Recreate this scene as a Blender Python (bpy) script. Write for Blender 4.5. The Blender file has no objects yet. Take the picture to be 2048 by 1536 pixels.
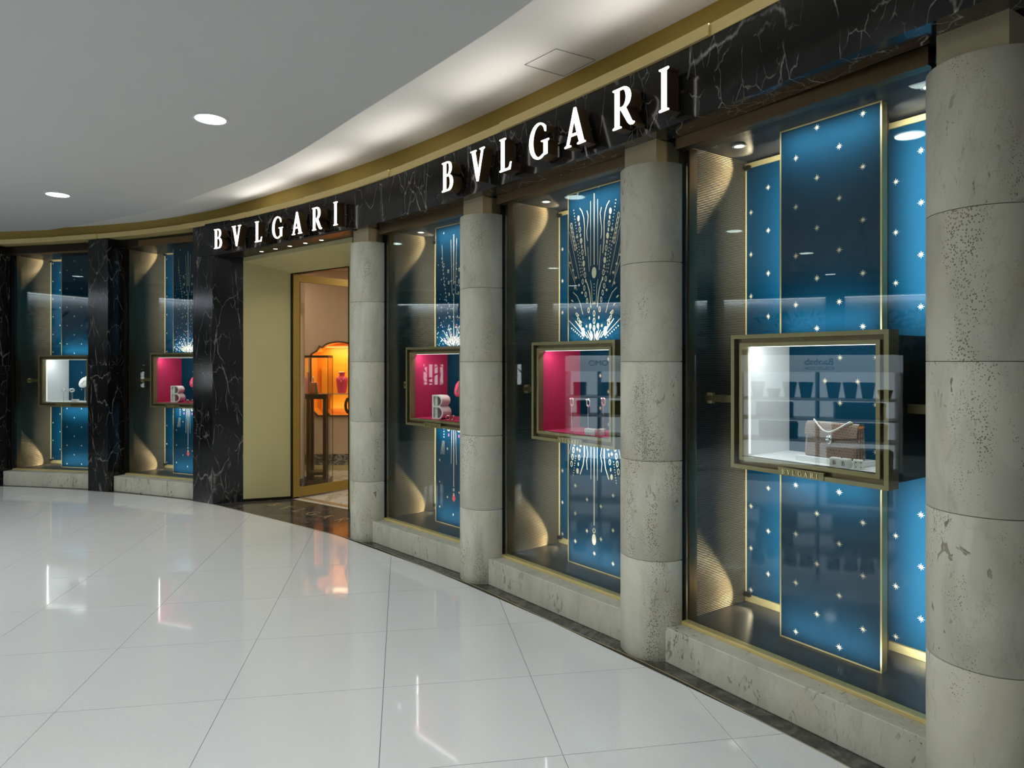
import bpy, bmesh, math, random
from mathutils import Vector, Matrix
from mathutils.geometry import tessellate_polygon

# ------------------------------------------------------------------ camera, world, light, exposure
S = bpy.context.scene
COL = S.collection
cam_d = bpy.data.cameras.new('camera')
cam_d.sensor_width = 36.0
cam_d.lens = 36.0 * 1340.0 / 2048.0
cam_d.shift_y = -44.0 / 2048.0
cam_d.clip_start = 0.05
cam = bpy.data.objects.new('camera', cam_d)
cam.location = (0, 0, 1.6)
cam.rotation_euler = (math.pi / 2, 0, 0)
COL.objects.link(cam)
S.camera = cam

S.view_settings.view_transform = 'Standard'
S.view_settings.look = 'None'
S.view_settings.gamma = 1.0
S.view_settings.use_curve_mapping = False
S.view_settings.exposure = 0.0
# light paths: enough bounces for an interior, no caustics
S.cycles.max_bounces = 6
S.cycles.diffuse_bounces = 3
S.cycles.glossy_bounces = 3
S.cycles.transmission_bounces = 4
S.cycles.transparent_max_bounces = 10
S.cycles.caustics_reflective = False
S.cycles.caustics_refractive = False
S.cycles.use_adaptive_sampling = True
S.cycles.adaptive_threshold = 0.06
S.cycles.adaptive_min_samples = 16

world = bpy.data.worlds.new('mall_ambient')
S.world = world
world.use_nodes = True
world.node_tree.nodes['Background'].inputs[0].default_value = (0.9, 0.95, 1.0, 1)
world.node_tree.nodes['Background'].inputs[1].default_value = 0.22

P_DOWN = 15.6       # each ceiling downlight (W)
P_COVE = 1.35        # each cove uplight
P_BOX = 1.8         # vitrine LED
P_RIB = 3.6         # grazing spots on the ribbed display walls
P_PANEL = 9.0       # LED lines washing the blue backdrops

# ------------------------------------------------------------------ node helpers / materials
MATS = {}
class NT:
    def __init__(s, name):
        s.m = bpy.data.materials.new(name); s.m.use_nodes = True
        s.t = s.m.node_tree; s.n = s.t.nodes; s.l = s.t.links
        s.bsdf = s.n['Principled BSDF']; s.out = s.n['Material Output']
    def add(s, typ, **kw):
        nd = s.n.new(typ)
        for k, v in kw.items(): setattr(nd, k, v)
        return nd
    def link(s, a, b): s.l.new(a, b)
    def inp(s, nd, name, v):
        if hasattr(v, 'is_output') or hasattr(v, 'links'): s.l.new(v, nd.inputs[name])
        else: nd.inputs[name].default_value = v
    def coords(s, scale=(1, 1, 1), rnd=0.0, kind='Object', rot=(0, 0, 0)):
        tc = s.add('ShaderNodeTexCoord'); mp = s.add('ShaderNodeMapping')
        mp.inputs['Rotation'].default_value = rot
        mp.inputs['Scale'].default_value = scale
        s.link(tc.outputs[kind], mp.inputs['Vector'])
        if rnd:
            oi = s.add('ShaderNodeObjectInfo'); mu = s.add('ShaderNodeMath', operation='MULTIPLY')
            mu.inputs[1].default_value = rnd
            s.link(oi.outputs['Random'], mu.inputs[0]); s.link(mu.outputs[0], mp.inputs['Location'])
        return mp.outputs[0]
    def noise(s, vec, scale, detail=3.0, rough=0.55, dist=0.0):
        nd = s.add('ShaderNodeTexNoise')
        nd.inputs['Scale'].default_value = scale; nd.inputs['Detail'].default_value = detail
        nd.inputs['Roughness'].default_value = rough; nd.inputs['Distortion'].default_value = dist
        s.link(vec, nd.inputs['Vector']); return nd.outputs[0]
    def ramp(s, fac, stops):
        nd = s.add('ShaderNodeValToRGB'); cr = nd.color_ramp
        while len(cr.elements) > 2: cr.elements.remove(cr.elements[-1])
        for i, (p, c) in enumerate(stops):
            e = cr.elements[i] if i < 2 else cr.elements.new(p)
            e.position = p
            if not isinstance(c, (tuple, list)): c = (c, c, c)
            e.color = (c[0], c[1], c[2], 1)
        s.link(fac, nd.inputs[0]); return nd.outputs[0]
    def math(s, op, a, b=0.0):
        nd = s.add('ShaderNodeMath', operation=op)
        for i, v in enumerate((a, b)):
            if hasattr(v, 'links'): s.link(v, nd.inputs[i])
            else: nd.inputs[i].default_value = v
        return nd.outputs[0]
    def mix(s, fac, a, b):
        nd = s.add('ShaderNodeMix', data_type='RGBA')
        for k, v in ((0, fac), (6, a), (7, b)):
            if hasattr(v, 'links'): s.link(v, nd.inputs[k])
            else:
                nd.inputs[k].default_value = v if k == 0 else (v[0], v[1], v[2], 1)
        return nd.outputs[2]
    def bump(s, h, strength=0.3, dist=0.01):
        nd = s.add('ShaderNodeBump'); nd.inputs['Strength'].default_value = strength
        nd.inputs['Distance'].default_value = dist
        s.link(h, nd.inputs['Height']); s.link(nd.outputs[0], s.bsdf.inputs['Normal'])
    def set(s, color=None, rough=None, metal=None, spec=None, coat=None):
        b = s.bsdf.inputs
        for k, v in (('Base Color', color), ('Roughness', rough), ('Metallic', metal), ('Specular IOR Level', spec), ('Coat Weight', coat)):
            if v is None: continue
            if hasattr(v, 'links'): s.link(v, b[k])
            elif k == 'Base Color': b[k].default_value = (v[0], v[1], v[2], 1)
            else: b[k].default_value = v
    def done(s, key):
        MATS[key] = s.m; return s.m

def plain(key, color, rough=0.5, metal=0.0, grain=0.0, gscale=40.0, gstretch=(1, 1, 1), spec=None):
    t = NT(key)
    if grain:
        v = t.coords(gstretch)
        n = t.noise(v, gscale, 3)
        lo = tuple(c * (1 - grain) for c in color); hi = tuple(min(1, c * (1 + grain)) for c in color)
        t.set(t.ramp(n, [(0.3, lo), (0.7, hi)]), rough, metal, spec)
    else:
        t.set(color, rough, metal, spec)
    return t.done(key)

def emit(key, color, strength):
    t = NT(key)
    t.set((0.02, 0.02, 0.02), 0.6)
    t.bsdf.inputs['Emission Color'].default_value = (color[0], color[1], color[2], 1)
    t.bsdf.inputs['Emission Strength'].default_value = strength; t.m.cycles.emission_sampling = 'NONE'
    return t.done(key)

def travertine(key, base, pits, worms=0.0):
    t = NT(key)
    v = t.coords((1, 1, 0.3), rnd=37.0)
    band = t.noise(v, 5.0, 5, 0.6, 0.8)
    col = t.ramp(band, [(0.25, tuple(c * 0.72 for c in base)), (0.5, base), (0.8, tuple(min(1, c * 1.16) for c in base))])
    cloud = t.noise(t.coords((1, 1, 1), rnd=11.0), 3.0, 4, 0.6, 0.4)
    col = t.mix(t.ramp(cloud, [(0.42, 0.0), (0.75, 0.5)]), col, (base[0] * 0.86, base[1] * 0.78, base[2] * 0.64))
    # hairline cracks
    cr = t.noise(t.coords((1, 1, 0.5), rnd=19.0), 2.2, 6, 0.6, 0.5)
    crack = t.ramp(t.math('ABSOLUTE', t.math('SUBTRACT', cr, 0.5)), [(0.0, 1.0), (0.006, 0.0)])
    # small round pits, gathered in patches
    vo = t.add('ShaderNodeTexVoronoi'); vo.inputs['Scale'].default_value = 130.0
    t.link(t.coords((1, 1, 0.8), rnd=23.0), vo.inputs['Vector'])
    patch = t.ramp(t.noise(t.coords((1, 1, 0.35), rnd=53.0), 3.6, 4, 0.65), [(0.53 - 0.1 * pits, 0.0), (0.62, 0.50 * pits)])
    pit = t.math('LESS_THAN', vo.outputs['Distance'], patch)
    # long worm holes
    wv = t.noise(t.coords((1, 1, 0.4), rnd=71.0), 32.0, 3, 0.6, 1.2)
    wp = t.ramp(t.noise(t.coords((1, 1, 0.4), rnd=5.0), 4.0, 2), [(0.5 - 2 * worms, 0.0), (0.7 - 2 * worms, 1.0)])
    worm = t.math('MULTIPLY', t.ramp(wv, [(0.335 + worms, 1.0), (0.37 + worms, 0.0)]), wp)
    hole = t.math('MAXIMUM', pit, worm)
    col = t.mix(t.math('MULTIPLY', hole, 0.8), col, (base[0] * 0.22, base[1] * 0.17, base[2] * 0.11))
    col = t.mix(t.math('MULTIPLY', crack, 0.22), col, (base[0] * 0.4, base[1] * 0.36, base[2] * 0.3))
    t.set(col, 0.5, 0.0, 0.35)
    t.bump(t.math('MULTIPLY', hole, -1.0), 0.6, 0.006)
    return t.done(key)

def black_marble(key, veins=1.0, base=(0.010, 0.0095, 0.010)):
    t = NT(key)
    def cracks(scale, stretch, w, lo, hi, r, rot, wob):
        v = t.coords(stretch, rnd=r, rot=rot)
        nz = t.add('ShaderNodeTexNoise'); nz.inputs['Scale'].default_value = 7.0; nz.inputs['Detail'].default_value = 4.0
        t.link(v, nz.inputs['Vector'])
        sc = t.add('ShaderNodeVectorMath', operation='SCALE'); sc.inputs['Scale'].default_value = wob
        ad = t.add('ShaderNodeVectorMath', operation='ADD')
        t.link(nz.outputs['Color'], sc.inputs[0]); t.link(v, ad.inputs[0]); t.link(sc.outputs[0], ad.inputs[1])
        vo = t.add('ShaderNodeTexVoronoi', feature='DISTANCE_TO_EDGE'); vo.inputs['Scale'].default_value = scale
        t.link(ad.outputs[0], vo.inputs['Vector'])
        line = t.ramp(vo.outputs['Distance'], [(0.0, 1.0), (w, 0.0)])
        mask = t.ramp(t.noise(t.coords((1, 1, 1), rnd=r * 1.7), 4.5, 4, 0.6), [(lo, 0.0), (hi, 1.0)])
        return t.math('MULTIPLY', line, mask)
    a = cracks(1.5, (1.3, 1.3, 0.5), 0.010, 0.46, 0.62, 31.0, (.25, -.45, .2), 0.10)
    b = cracks(3.2, (1.5, 1.5, 0.45), 0.011, 0.43, 0.57, 47.0, (-.2, -.30, .6), 0.12)
    c = cracks(7.0, (1.4, 1.4, 0.6), 0.018, 0.49, 0.60, 13.0, (.3, .25, .1), 0.10)
    fac = t.math('MINIMUM', t.math('MULTIPLY', t.math('ADD', t.math('ADD', a, t.math('MULTIPLY', b, 0.8)), t.math('MULTIPLY', c, 0.6)), veins), 1.0)
    cloud = t.ramp(t.noise(t.coords((1, 1, 1), rnd=7.0), 3.0, 5), [(0.35, base), (0.8, tuple(x * 2.6 for x in base))])
    t.set(t.mix(fac, cloud, (0.62, 0.60, 0.56)), 0.14, 0.0, 0.5)
    return t.done(key)

travertine('column_stone', (0.62, 0.60, 0.50), 0.70)
travertine('sill_stone', (0.56, 0.54, 0.455), 0.34, 0.035)
black_marble('nero_marble', 0.62, (0.007, 0.0068, 0.007))
black_marble('nero_pillar', 0.42, (0.006, 0.006, 0.0065))

def floor_mat():
    t = NT('polished_floor')
    v = t.coords((1, 1, 1), rnd=9.0)
    n = t.noise(v, 260.0, 2); c = t.noise(v, 1.6, 4)
    col = t.mix(t.ramp(n, [(0.35, 0.0), (0.7, 1.0)]), (0.66, 0.655, 0.655), (0.74, 0.735, 0.735))
    col = t.mix(t.ramp(c, [(0.4, 0.0), (0.8, 0.25)]), col, (0.62, 0.60, 0.60))
    r = t.ramp(t.noise(t.coords((1, 3, 1)), 7.0, 5, 0.7, 1.0), [(0.45, 0.045), (0.8, 0.10)])
    t.set(col, r, 0.0, 0.55)
    return t.done('polished_floor')
floor_mat()

def threshold_mat():
    t = NT('dark_threshold')
    v = t.coords((1, 1, 1), rnd=3.0)
    n = t.noise(v, 9.0, 8, 0.65, 1.2)
    col = t.ramp(n, [(0.3, (0.020, 0.018, 0.016)), (0.5, (0.065, 0.06, 0.055)), (0.62, (0.13, 0.12, 0.105)), (0.75, (0.05, 0.046, 0.04))])
    t.set(col, 0.12, 0.0, 0.5)
    return t.done('dark_threshold')
threshold_mat()

def white_marble():
    t = NT('white_marble')
    n = t.noise(t.coords((1, 1, 1)), 2.0, 8, 0.62, 1.0)
    l = t.ramp(t.math('ABSOLUTE', t.math('SUBTRACT', n, 0.5)), [(0.0, (0.42, 0.34, 0.22)), (0.02, (0.70, 0.66, 0.58)), (0.2, (0.74, 0.71, 0.64))])
    t.set(l, 0.12); return t.done('white_marble')
white_marble()
def green_marble():
    t = NT('grey_marble')
    n = t.noise(t.coords((1, 1, 1.5)), 9.0, 8, 0.7, 1.8)
    t.set(t.ramp(n, [(0.35, (0.02, 0.025, 0.022)), (0.5, (0.10, 0.11, 0.10)), (0.56, (0.5, 0.49, 0.45)), (0.63, (0.06, 0.065, 0.06))]), 0.2)
    return t.done('grey_marble')
green_marble()

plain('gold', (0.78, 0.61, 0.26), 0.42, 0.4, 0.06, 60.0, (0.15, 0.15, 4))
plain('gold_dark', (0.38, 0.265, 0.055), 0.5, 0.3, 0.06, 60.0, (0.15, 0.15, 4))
plain('gold_matt', (0.47, 0.40, 0.25), 0.5, 0.55, 0.05, 60.0, (0.2, 0.2, 4))
plain('bronze', (0.20, 0.13, 0.065), 0.36, 0.9, 0.06, 50.0, (4, 4, 0.2))
plain('frame_gold', (0.34, 0.27, 0.13), 0.36, 0.7, 0.05, 60.0, (0.2, 0.2, 4))
plain('bronze_dark', (0.035, 0.025, 0.017), 0.35, 0.7)
plain('bright_brass', (0.83, 0.66, 0.36), 0.22, 1.0)
plain('inlay_brass', (0.42, 0.32, 0.18), 0.4, 0.35)
plain('print_gold', (0.80, 0.69, 0.47), 0.45, 0.1)
plain('print_silver', (0.80, 0.80, 0.80), 0.4, 0.1)
plain('print_pink', (0.75, 0.12, 0.34), 0.4)
plain('print_red', (0.62, 0.06, 0.06), 0.4)
plain('ceiling_grey', (0.65, 0.65, 0.635), 0.85, 0, 0.015, 2.0)
plain('ceiling_white', (0.80, 0.785, 0.76), 0.85, 0, 0.01, 2.0)
plain('cream_plaster', (0.55, 0.49, 0.25), 0.75, 0, 0.03, 4.0, (1, 1, 0.5))
plain('beige_plaster', (0.62, 0.50, 0.37), 0.7, 0, 0.03, 5.0, (3, 3, 0.3))
plain('orange_lacquer', (0.90, 0.33, 0.015), 0.5, 0, 0.03, 3.0)
plain('niche_panel', (0.92, 0.42, 0.02), 0.5)
plain('blue_fabric', (0.0003, 0.036, 0.072), 0.7, 0, 0.03, 60.0, spec=0.08)
plain('pink_velvet', (0.50, 0.018, 0.10), 0.8, 0, 0.10, 500.0)
plain('white_leather', (0.80, 0.80, 0.79), 0.6, 0, 0.04, 300.0)
plain('pink_bust', (0.72, 0.05, 0.13), 0.45)
plain('white_bust', (0.78, 0.76, 0.73), 0.5)
plain('porcelain', (0.86, 0.84, 0.80), 0.3)
plain('silver', (0.80, 0.79, 0.77), 0.18, 1.0)
plain('gemstone', (0.9, 0.88, 0.92), 0.05, 0.4)
plain('emerald', (0.02, 0.40, 0.22), 0.08)
plain('die_ink', (0.05, 0.05, 0.06), 0.5)
plain('rose_gold', (0.80, 0.46, 0.33), 0.2, 1.0)
plain('orange_leather', (0.80, 0.28, 0.06), 0.5)
plain('taupe_leather', (0.30, 0.24, 0.19), 0.45)
plain('display_floor', (0.055, 0.05, 0.046), 0.35, 0.3, 0.12, 8.0)
plain('dark_panel', (0.045, 0.042, 0.040), 0.5)
plain('opposite_wall', (0.30, 0.31, 0.33), 0.7)
plain('dark_wall', (0.05, 0.052, 0.055), 0.7)
plain('kiosk_white', (0.72, 0.74, 0.76), 0.5)
plain('kiosk_dark', (0.03, 0.03, 0.032), 0.5)
plain('sign_ink', (0.02, 0.02, 0.02), 0.6)
plain('pot_glass', (0.02, 0.02, 0.022), 0.25)
plain('leaf_green', (0.025, 0.06, 0.02), 0.55, 0, 0.3, 9.0)
plain('bark', (0.09, 0.065, 0.045), 0.8)
plain('subfloor', (0.06, 0.06, 0.06), 0.8)
plain('lamp_trim', (0.72, 0.73, 0.72), 0.4)

def ribbed():
    t = NT('ribbed_gold')
    w = t.add('ShaderNodeTexWave', wave_type='BANDS', bands_direction='Z', wave_profile='SIN')
    w.inputs['Scale'].default_value = 33.0; w.inputs['Distortion'].default_value = 0.0
    t.link(t.coords((1, 1, 1)), w.inputs['Vector'])
    t.set(t.ramp(w.outputs[1], [(0.2, (0.04, 0.031, 0.020)), (0.8, (0.19, 0.15, 0.085))]), 0.45, 0.5)
    t.bump(w.outputs[1], 0.5, 0.004)
    return t.done('ribbed_gold')
ribbed()

def croc():
    t = NT('crocodile_leather')
    b = t.add('ShaderNodeTexBrick'); b.offset = 0.5
    v = t.coords((1, 1, 1)); n = t.noise(v, 6.0, 2)
    sep = t.add('ShaderNodeVectorMath', operation='ADD')
    sc = t.add('ShaderNodeVectorMath', operation='SCALE'); sc.inputs['Scale'].default_value = 0.03
    t.link(t.noise(v, 7.0, 2), sc.inputs[0]); t.link(v, sep.inputs[0]); t.link(sc.outputs[0], sep.inputs[1])
    mp = t.add('ShaderNodeMapping'); mp.inputs['Rotation'].default_value = (math.pi / 2, 0, 0)
    t.link(sep.outputs[0], mp.inputs['Vector']); t.link(mp.outputs[0], b.inputs['Vector'])
    b.inputs['Scale'].default_value = 34.0; b.inputs['Mortar Size'].default_value = 0.03; b.inputs['Mortar Smooth'].default_value = 0.6
    b.inputs['Brick Width'].default_value = 0.5; b.inputs['Row Height'].default_value = 0.42
    b.inputs['Color1'].default_value = (0.15, 0.088, 0.06, 1); b.inputs['Color2'].default_value = (0.19, 0.115, 0.08, 1)
    b.inputs['Mortar'].default_value = (0.36, 0.265, 0.21, 1)
    t.set(b.outputs[0], 0.28, 0, 0.6)
    return t.done('crocodile_leather')
croc()

def glass_mat(key, tint=(0.94, 0.97, 0.96), ior=1.5, boost=0.0):
    t = NT(key)
    tr = t.add('ShaderNodeBsdfTransparent'); tr.inputs[0].default_value = (*tint, 1)
    gl = t.add('ShaderNodeBsdfGlossy'); gl.inputs['Roughness'].default_value = 0.0
    gl.inputs['Color'].default_value = (0.95, 1, 0.99, 1)
    lw = t.add('ShaderNodeLayerWeight'); lw.inputs['Blend'].default_value = 0.5
    f0 = ((ior - 1) / (ior + 1)) ** 2
    fres = t.math('ADD', t.math('MULTIPLY', t.math('POWER', lw.outputs['Facing'], 5.0), 1 - f0), f0)
    mx = t.add('ShaderNodeMixShader')
    t.link(fres, mx.inputs[0]); t.link(tr.outputs[0], mx.inputs[1]); t.link(gl.outputs[0], mx.inputs[2])
    t.link(mx.outputs[0], t.out.inputs['Surface'])
    return t.done(key)
glass_mat('clear_glass', ior=1.40)
glass_mat('thin_glass', (0.97, 0.98, 0.97), 1.35)

emit('sign_light', (1.0, 0.94, 0.86), 4.0)
emit('lamp_glow', (0.86, 1.0, 0.95), 9.0)
emit('led_white', (0.92, 0.97, 1.0), 4.0)
emit('led_soft', (1.0, .97, .95), 1.1)
emit('led_warm', (1.0, 0.80, 0.50), 6.0)
emit('spot_glow', (1.0, 0.93, 0.82), 8.0)
emit('cove_glow', (0.85, 0.93, 1.0), 5.0)
emit('kiosk_lightbox', (0.80, 0.90, 1.0), 3.0)
emit('kiosk_header', (0.80, 0.90, 1.0), 1.8)  # glow added to the header front, which its lamp left too dim
emit('niche_glow', (1.0, 0.62, 0.18), 2.5)
M = MATS

# ------------------------------------------------------------------ mesh builder
WM = {}     # world matrix of every object that parents something
def root(name, loc=(0, 0, 0), rz=0.0, mat=None, **props):
    o = bpy.data.objects.new(name, None); COL.objects.link(o)
    o.empty_display_size = 0.1
    m = mat if mat is not None else Matrix.Translation(Vector(loc)) @ Matrix.Rotation(rz, 4, 'Z')
    o.matrix_world = m; WM[o.name] = m.copy()
    for k, v in props.items(): o[k] = v
    return o
def thing(name, label, cat, loc=(0, 0, 0), rz=0.0, group=None, mat=None):
    o = root(name, loc, rz, mat, label=label, category=cat)
    if group: o['group'] = group
    return o
def struct(name, loc=(0, 0, 0), rz=0.0, mat=None, label=None):
    o = root(name, loc, rz, mat, kind='structure')
    if label: o['label'] = label
    return o

class MB:
    def __init__(s): s.v = []; s.f = []
    def quad(s, a, b, c, d):
        k = len(s.v); s.v += [a, b, c, d]; s.f.append((k, k + 1, k + 2, k + 3)); return s
    def box(s, x0, x1, y0, y1, z0, z1):
        k = len(s.v)
        s.v += [(x0, y0, z0), (x1, y0, z0), (x1, y1, z0), (x0, y1, z0), (x0, y0, z1), (x1, y0, z1), (x1, y1, z1), (x0, y1, z1)]
        s.f += [(k, k + 3, k + 2, k + 1), (k + 4, k + 5, k + 6, k + 7), (k, k + 1, k + 5, k + 4), (k + 1, k + 2, k + 6, k + 5), (k + 2, k + 3, k + 7, k + 6), (k + 3, k, k + 4, k + 7)]
        return s
    def prism(s, loops, h0, h1, axis='z'):
        """extrude 2D loops (outer, holes...) from h0 to h1; axis says which axis is the extrusion"""
        if not isinstance(loops[0][0], (tuple, list, Vector)): loops = [loops]
        def mp(p, h):
            if axis == 'z': return (p[0], p[1], h)
            if axis == 'y': return (p[0], h, p[1])
            return (h, p[0], p[1])
        flat = [p for lp in loops for p in lp]
        tris = tessellate_polygon([[Vector((p[0], p[1], 0)) for p in lp] for lp in loops])
        k = len(s.v); n = len(flat)
        s.v += [mp(p, h0) for p in flat] + [mp(p, h1) for p in flat]
        for t in tris:
            s.f.append(tuple(k + i for i in t)); s.f.append(tuple(k + n + i for i in reversed(t)))
        o = 0
        for lp in loops:
            m = len(lp)
            for i in range(m):
                j = (i + 1) % m
                s.f.append((k + o + i, k + o + j, k + n + o + j, k + n + o + i))
            o += m
        return s
    def face(s, loops, h, axis='z'):
        if not isinstance(loops[0][0], (tuple, list, Vector)): loops = [loops]
        flat = [p for lp in loops for p in lp]
        tris = tessellate_polygon([[Vector((p[0], p[1], 0)) for p in lp] for lp in loops])
        k = len(s.v)
        for p in flat:
            s.v.append((p[0], p[1], h) if axis == 'z' else (p[0], h, p[1]) if axis == 'y' else (h, p[0], p[1]))
        for t in tris: s.f.append(tuple(k + i for i in t))
        return s
    def loft(s, secs, n=16, cap=True):
        """secs: list of (centre Vector, axis_u Vector, axis_v Vector)"""
        k = len(s.v)
        for c, a, b in secs:
            for i in range(n):
                t = 2 * math.pi * i / n
                s.v.append(tuple(Vector(c) + Vector(a) * math.cos(t) + Vector(b) * math.sin(t)))
        for j in range(len(secs) - 1):
            for i in range(n):
                i2 = (i + 1) % n
                s.f.append((k + j * n + i, k + j * n + i2, k + (j + 1) * n + i2, k + (j + 1) * n + i))
        if cap:
            s.f.append(tuple(k + i for i in reversed(range(n))))
            s.f.append(tuple(k + (len(secs) - 1) * n + i for i in range(n)))
        return s
    def lathe(s, prof, n=24, c=(0, 0, 0), cap=True):
        return s.loft([((c[0], c[1], c[2] + z), (r, 0, 0), (0, r, 0)) for r, z in prof], n, cap)
    def tube(s, pts, r, n=8, closed=False):
        pts = [Vector(p) for p in pts]; m = len(pts); secs = []
        for i, p in enumerate(pts):
            a = pts[i - 1] if (i or closed) else p
            b = pts[(i + 1) % m] if (i < m - 1 or closed) else p
            t = (b - a).normalized()
            up = Vector((0, 0, 1)) if abs(t.z) < 0.9 else Vector((0, 1, 0))
            x = t.cross(up).normalized(); y = x.cross(t).normalized()
            secs.append((p, x * r, y * r))
        if closed: secs.append(secs[0])
        return s.loft(secs, n, not closed)
    def sphere(s, c, rx, ry=None, rz=None, n=12, m=8):
        ry = rx if ry is None else ry; rz = rx if rz is None else rz
        secs = []
        for j in range(m + 1):
            a = -math.pi / 2 + math.pi * j / m; k = max(math.cos(a), 0.01)
            secs.append(((c[0], c[1], c[2] + rz * math.sin(a)), (rx * k, 0, 0), (0, ry * k, 0)))
        return s.loft(secs, n)
    def ribbon(s, pts, w, y):
        """flat strip in the xz plane at y"""
        k = len(s.v); m = len(pts)
        for i, p in enumerate(pts):
            a = pts[max(i - 1, 0)]; b = pts[min(i + 1, m - 1)]
            dx, dz = b[0] - a[0], b[1] - a[1]; l = math.hypot(dx, dz) or 1
            nx, nz = -dz / l * w / 2, dx / l * w / 2
            s.v += [(p[0] + nx, y, p[1] + nz), (p[0] - nx, y, p[1] - nz)]
        for i in range(m - 1):
            s.f.append((k + 2 * i, k + 2 * i + 2, k + 2 * i + 3, k + 2 * i + 1))
        return s
    def mesh(s, name, mat, smooth=None, inv=None):
        me = bpy.data.meshes.new(name)
        vs = s.v if inv is None else [tuple(inv @ Vector(p)) for p in s.v]
        me.from_pydata(vs, [], s.f); me.update()
        bm = bmesh.new(); bm.from_mesh(me)
        bmesh.ops.recalc_face_normals(bm, faces=bm.faces); bm.to_mesh(me); bm.free()
        if mat: me.materials.append(M[mat])
        if smooth is not None:
            me.polygons.foreach_set('use_smooth', [True] * len(me.polygons))
            me.set_sharp_from_angle(angle=math.radians(smooth))
        return me
    def build(s, name, mat, parent=None, smooth=None, bevel=0.0, world=False, **props):
        """vertices are in the parent's space (or in world space with world=True)"""
        inv = WM[parent.name].inverted() if (parent is not None and world) else None
        o = bpy.data.objects.new(name, s.mesh(name, mat, smooth, inv)); COL.objects.link(o)
        if parent is not None:
            o.parent = parent; WM[o.name] = WM[parent.name]
        if bevel:
            b = o.modifiers.new('edge', 'BEVEL'); b.width = bevel; b.segments = 2; b.limit_method = 'ANGLE'
        for k, v in props.items(): o[k] = v
        return o
def share(name, me, parent, loc=(0, 0, 0), rot=None, scale=None):
    o = bpy.data.objects.new(name, me); COL.objects.link(o); o.parent = parent
    o.location = loc
    if rot: o.rotation_euler = rot
    if scale: o.scale = scale
    return o

def lamp(kind, loc, direction, power, color=(1, 1, 1), parent=None, **kw):
    d = bpy.data.lights.new(kw.pop('name', 'lamp_light'), kind); d.energy = power; d.color = color
    for k, v in kw.items(): setattr(d, k, v)
    o = bpy.data.objects.new(d.name, d); COL.objects.link(o)
    q = Vector(direction).to_track_quat('-Z', 'Y')
    m = Matrix.Translation(Vector(loc)) @ q.to_matrix().to_4x4()
    if parent is not None:
        o.parent = parent; o.matrix_local = m
    else: o.matrix_world = m
    return o
def lamp_line(loc, direction, along, length, width, power, color, parent, name='led_light', spread=math.pi):
    """rectangular area lamp with its long side along a given direction (parent space)"""
    d = bpy.data.lights.new(name, 'AREA'); d.shape = 'RECTANGLE'; d.size = length; d.size_y = width
    d.energy = power; d.color = color; d.spread = spread
    o = bpy.data.objects.new(name, d); COL.objects.link(o)
    z = -Vector(direction).normalized(); x = Vector(along).normalized(); y = z.cross(x).normalized(); x = y.cross(z)
    m = Matrix((x, y, z)).transposed().to_4x4(); m.translation = Vector(loc)
    if parent is not None:
        o.parent = parent; o.matrix_local = m
    else: o.matrix_world = m
    return o

# ------------------------------------------------------------------ lettering (roman capitals drawn as outlines)
def arc(cx, cy, rx, ry, a0, a1, n=12):
    return [(cx + rx * math.cos(math.radians(a0 + (a1 - a0) * i / n)), cy + ry * math.sin(math.radians(a0 + (a1 - a0) * i / n))) for i in range(n + 1)]
GLYPH = {
 'B': (0.61, [[(0, 0)] + arc(.36, .275, .25, .275, -90, 72) + arc(.33, .77, .21, .23, -70, 90) + [(0, 1), (0, .96), (.07, .94), (.07, .06), (0, .04)],
              [(.21, .05)] + arc(.34, .275, .13, .225, -90, 90) + [(.21, .5)], [(.21, .56)] + arc(.31, .757, .11, .197, -90, 90) + [(.21, .954)]]),
 'V': (0.74, [[(0, 1), (.30, 1), (.30, .97), (.235, .945), (.415, .26), (.585, .94), (.50, .965), (.50, 1), (.74, 1), (.74, .965), (.665, .94), (.41, -.02), (.34, -.02), (.075, .94), (0, .97)]]),
 'L': (0.55, [[(0, 0), (.50, 0), (.55, .22), (.52, .22), (.46, .08), (.40, .055), (.21, .055), (.21, .94), (.28, .965), (.28, 1), (0, 1), (0, .965), (.07, .94), (.07, .06), (0, .035)]]),
 'G': (0.85, [arc(.42, .5, .42, .52, 45, 300, 22) + [(.78, .07), (.78, .42), (.85, .45), (.85, .48), (.53, .48), (.53, .45), (.64, .42), (.64, .11)] + arc(.44, .5, .29, .465, -65, -315, 20) + [(.68, .72), (.72, .72)]]),
 'A': (0.80, [[(0, 0), (.24, 0), (.24, .035), (.15, .06), (.225, .27), (.50, .27), (.57, .06), (.50, .035), (.50, 0), (.80, 0), (.80, .035), (.735, .06), (.43, 1.02), (.36, 1.02), (.075, .06), (0, .035)],
              [(.245, .33), (.475, .33), (.36, .72)]]),
 'R': (0.72, [[(0, 0), (.28, 0), (.28, .035), (.21, .06), (.21, .45), (.27, .45), (.50, .08), (.57, .005), (.66, -.01), (.72, .02), (.72, .05), (.64, .09), (.43, .475)] + arc(.36, .735, .24, .265, -58, 90) + [(0, 1), (0, .965), (.07, .94), (.07, .06), (0, .035)],
              [(.21, .51)] + arc(.32, .73, .13, .22, -90, 90) + [(.21, .95)]]),
 'I': (0.28, [[(0, 0), (.28, 0), (.28, .035), (.21, .06), (.21, .94), (.28, .965), (.28, 1), (0, 1), (0, .965), (.07, .94), (.07, .06), (0, .035)]]),
}
def glyph(ch, h, cx=0.0, cz=0.0):
    w, lps = GLYPH[ch]
    return [[(cx + (x - w / 2) * h, cz + (z - 0.5) * h) for x, z in lp] for lp in lps]

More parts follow.
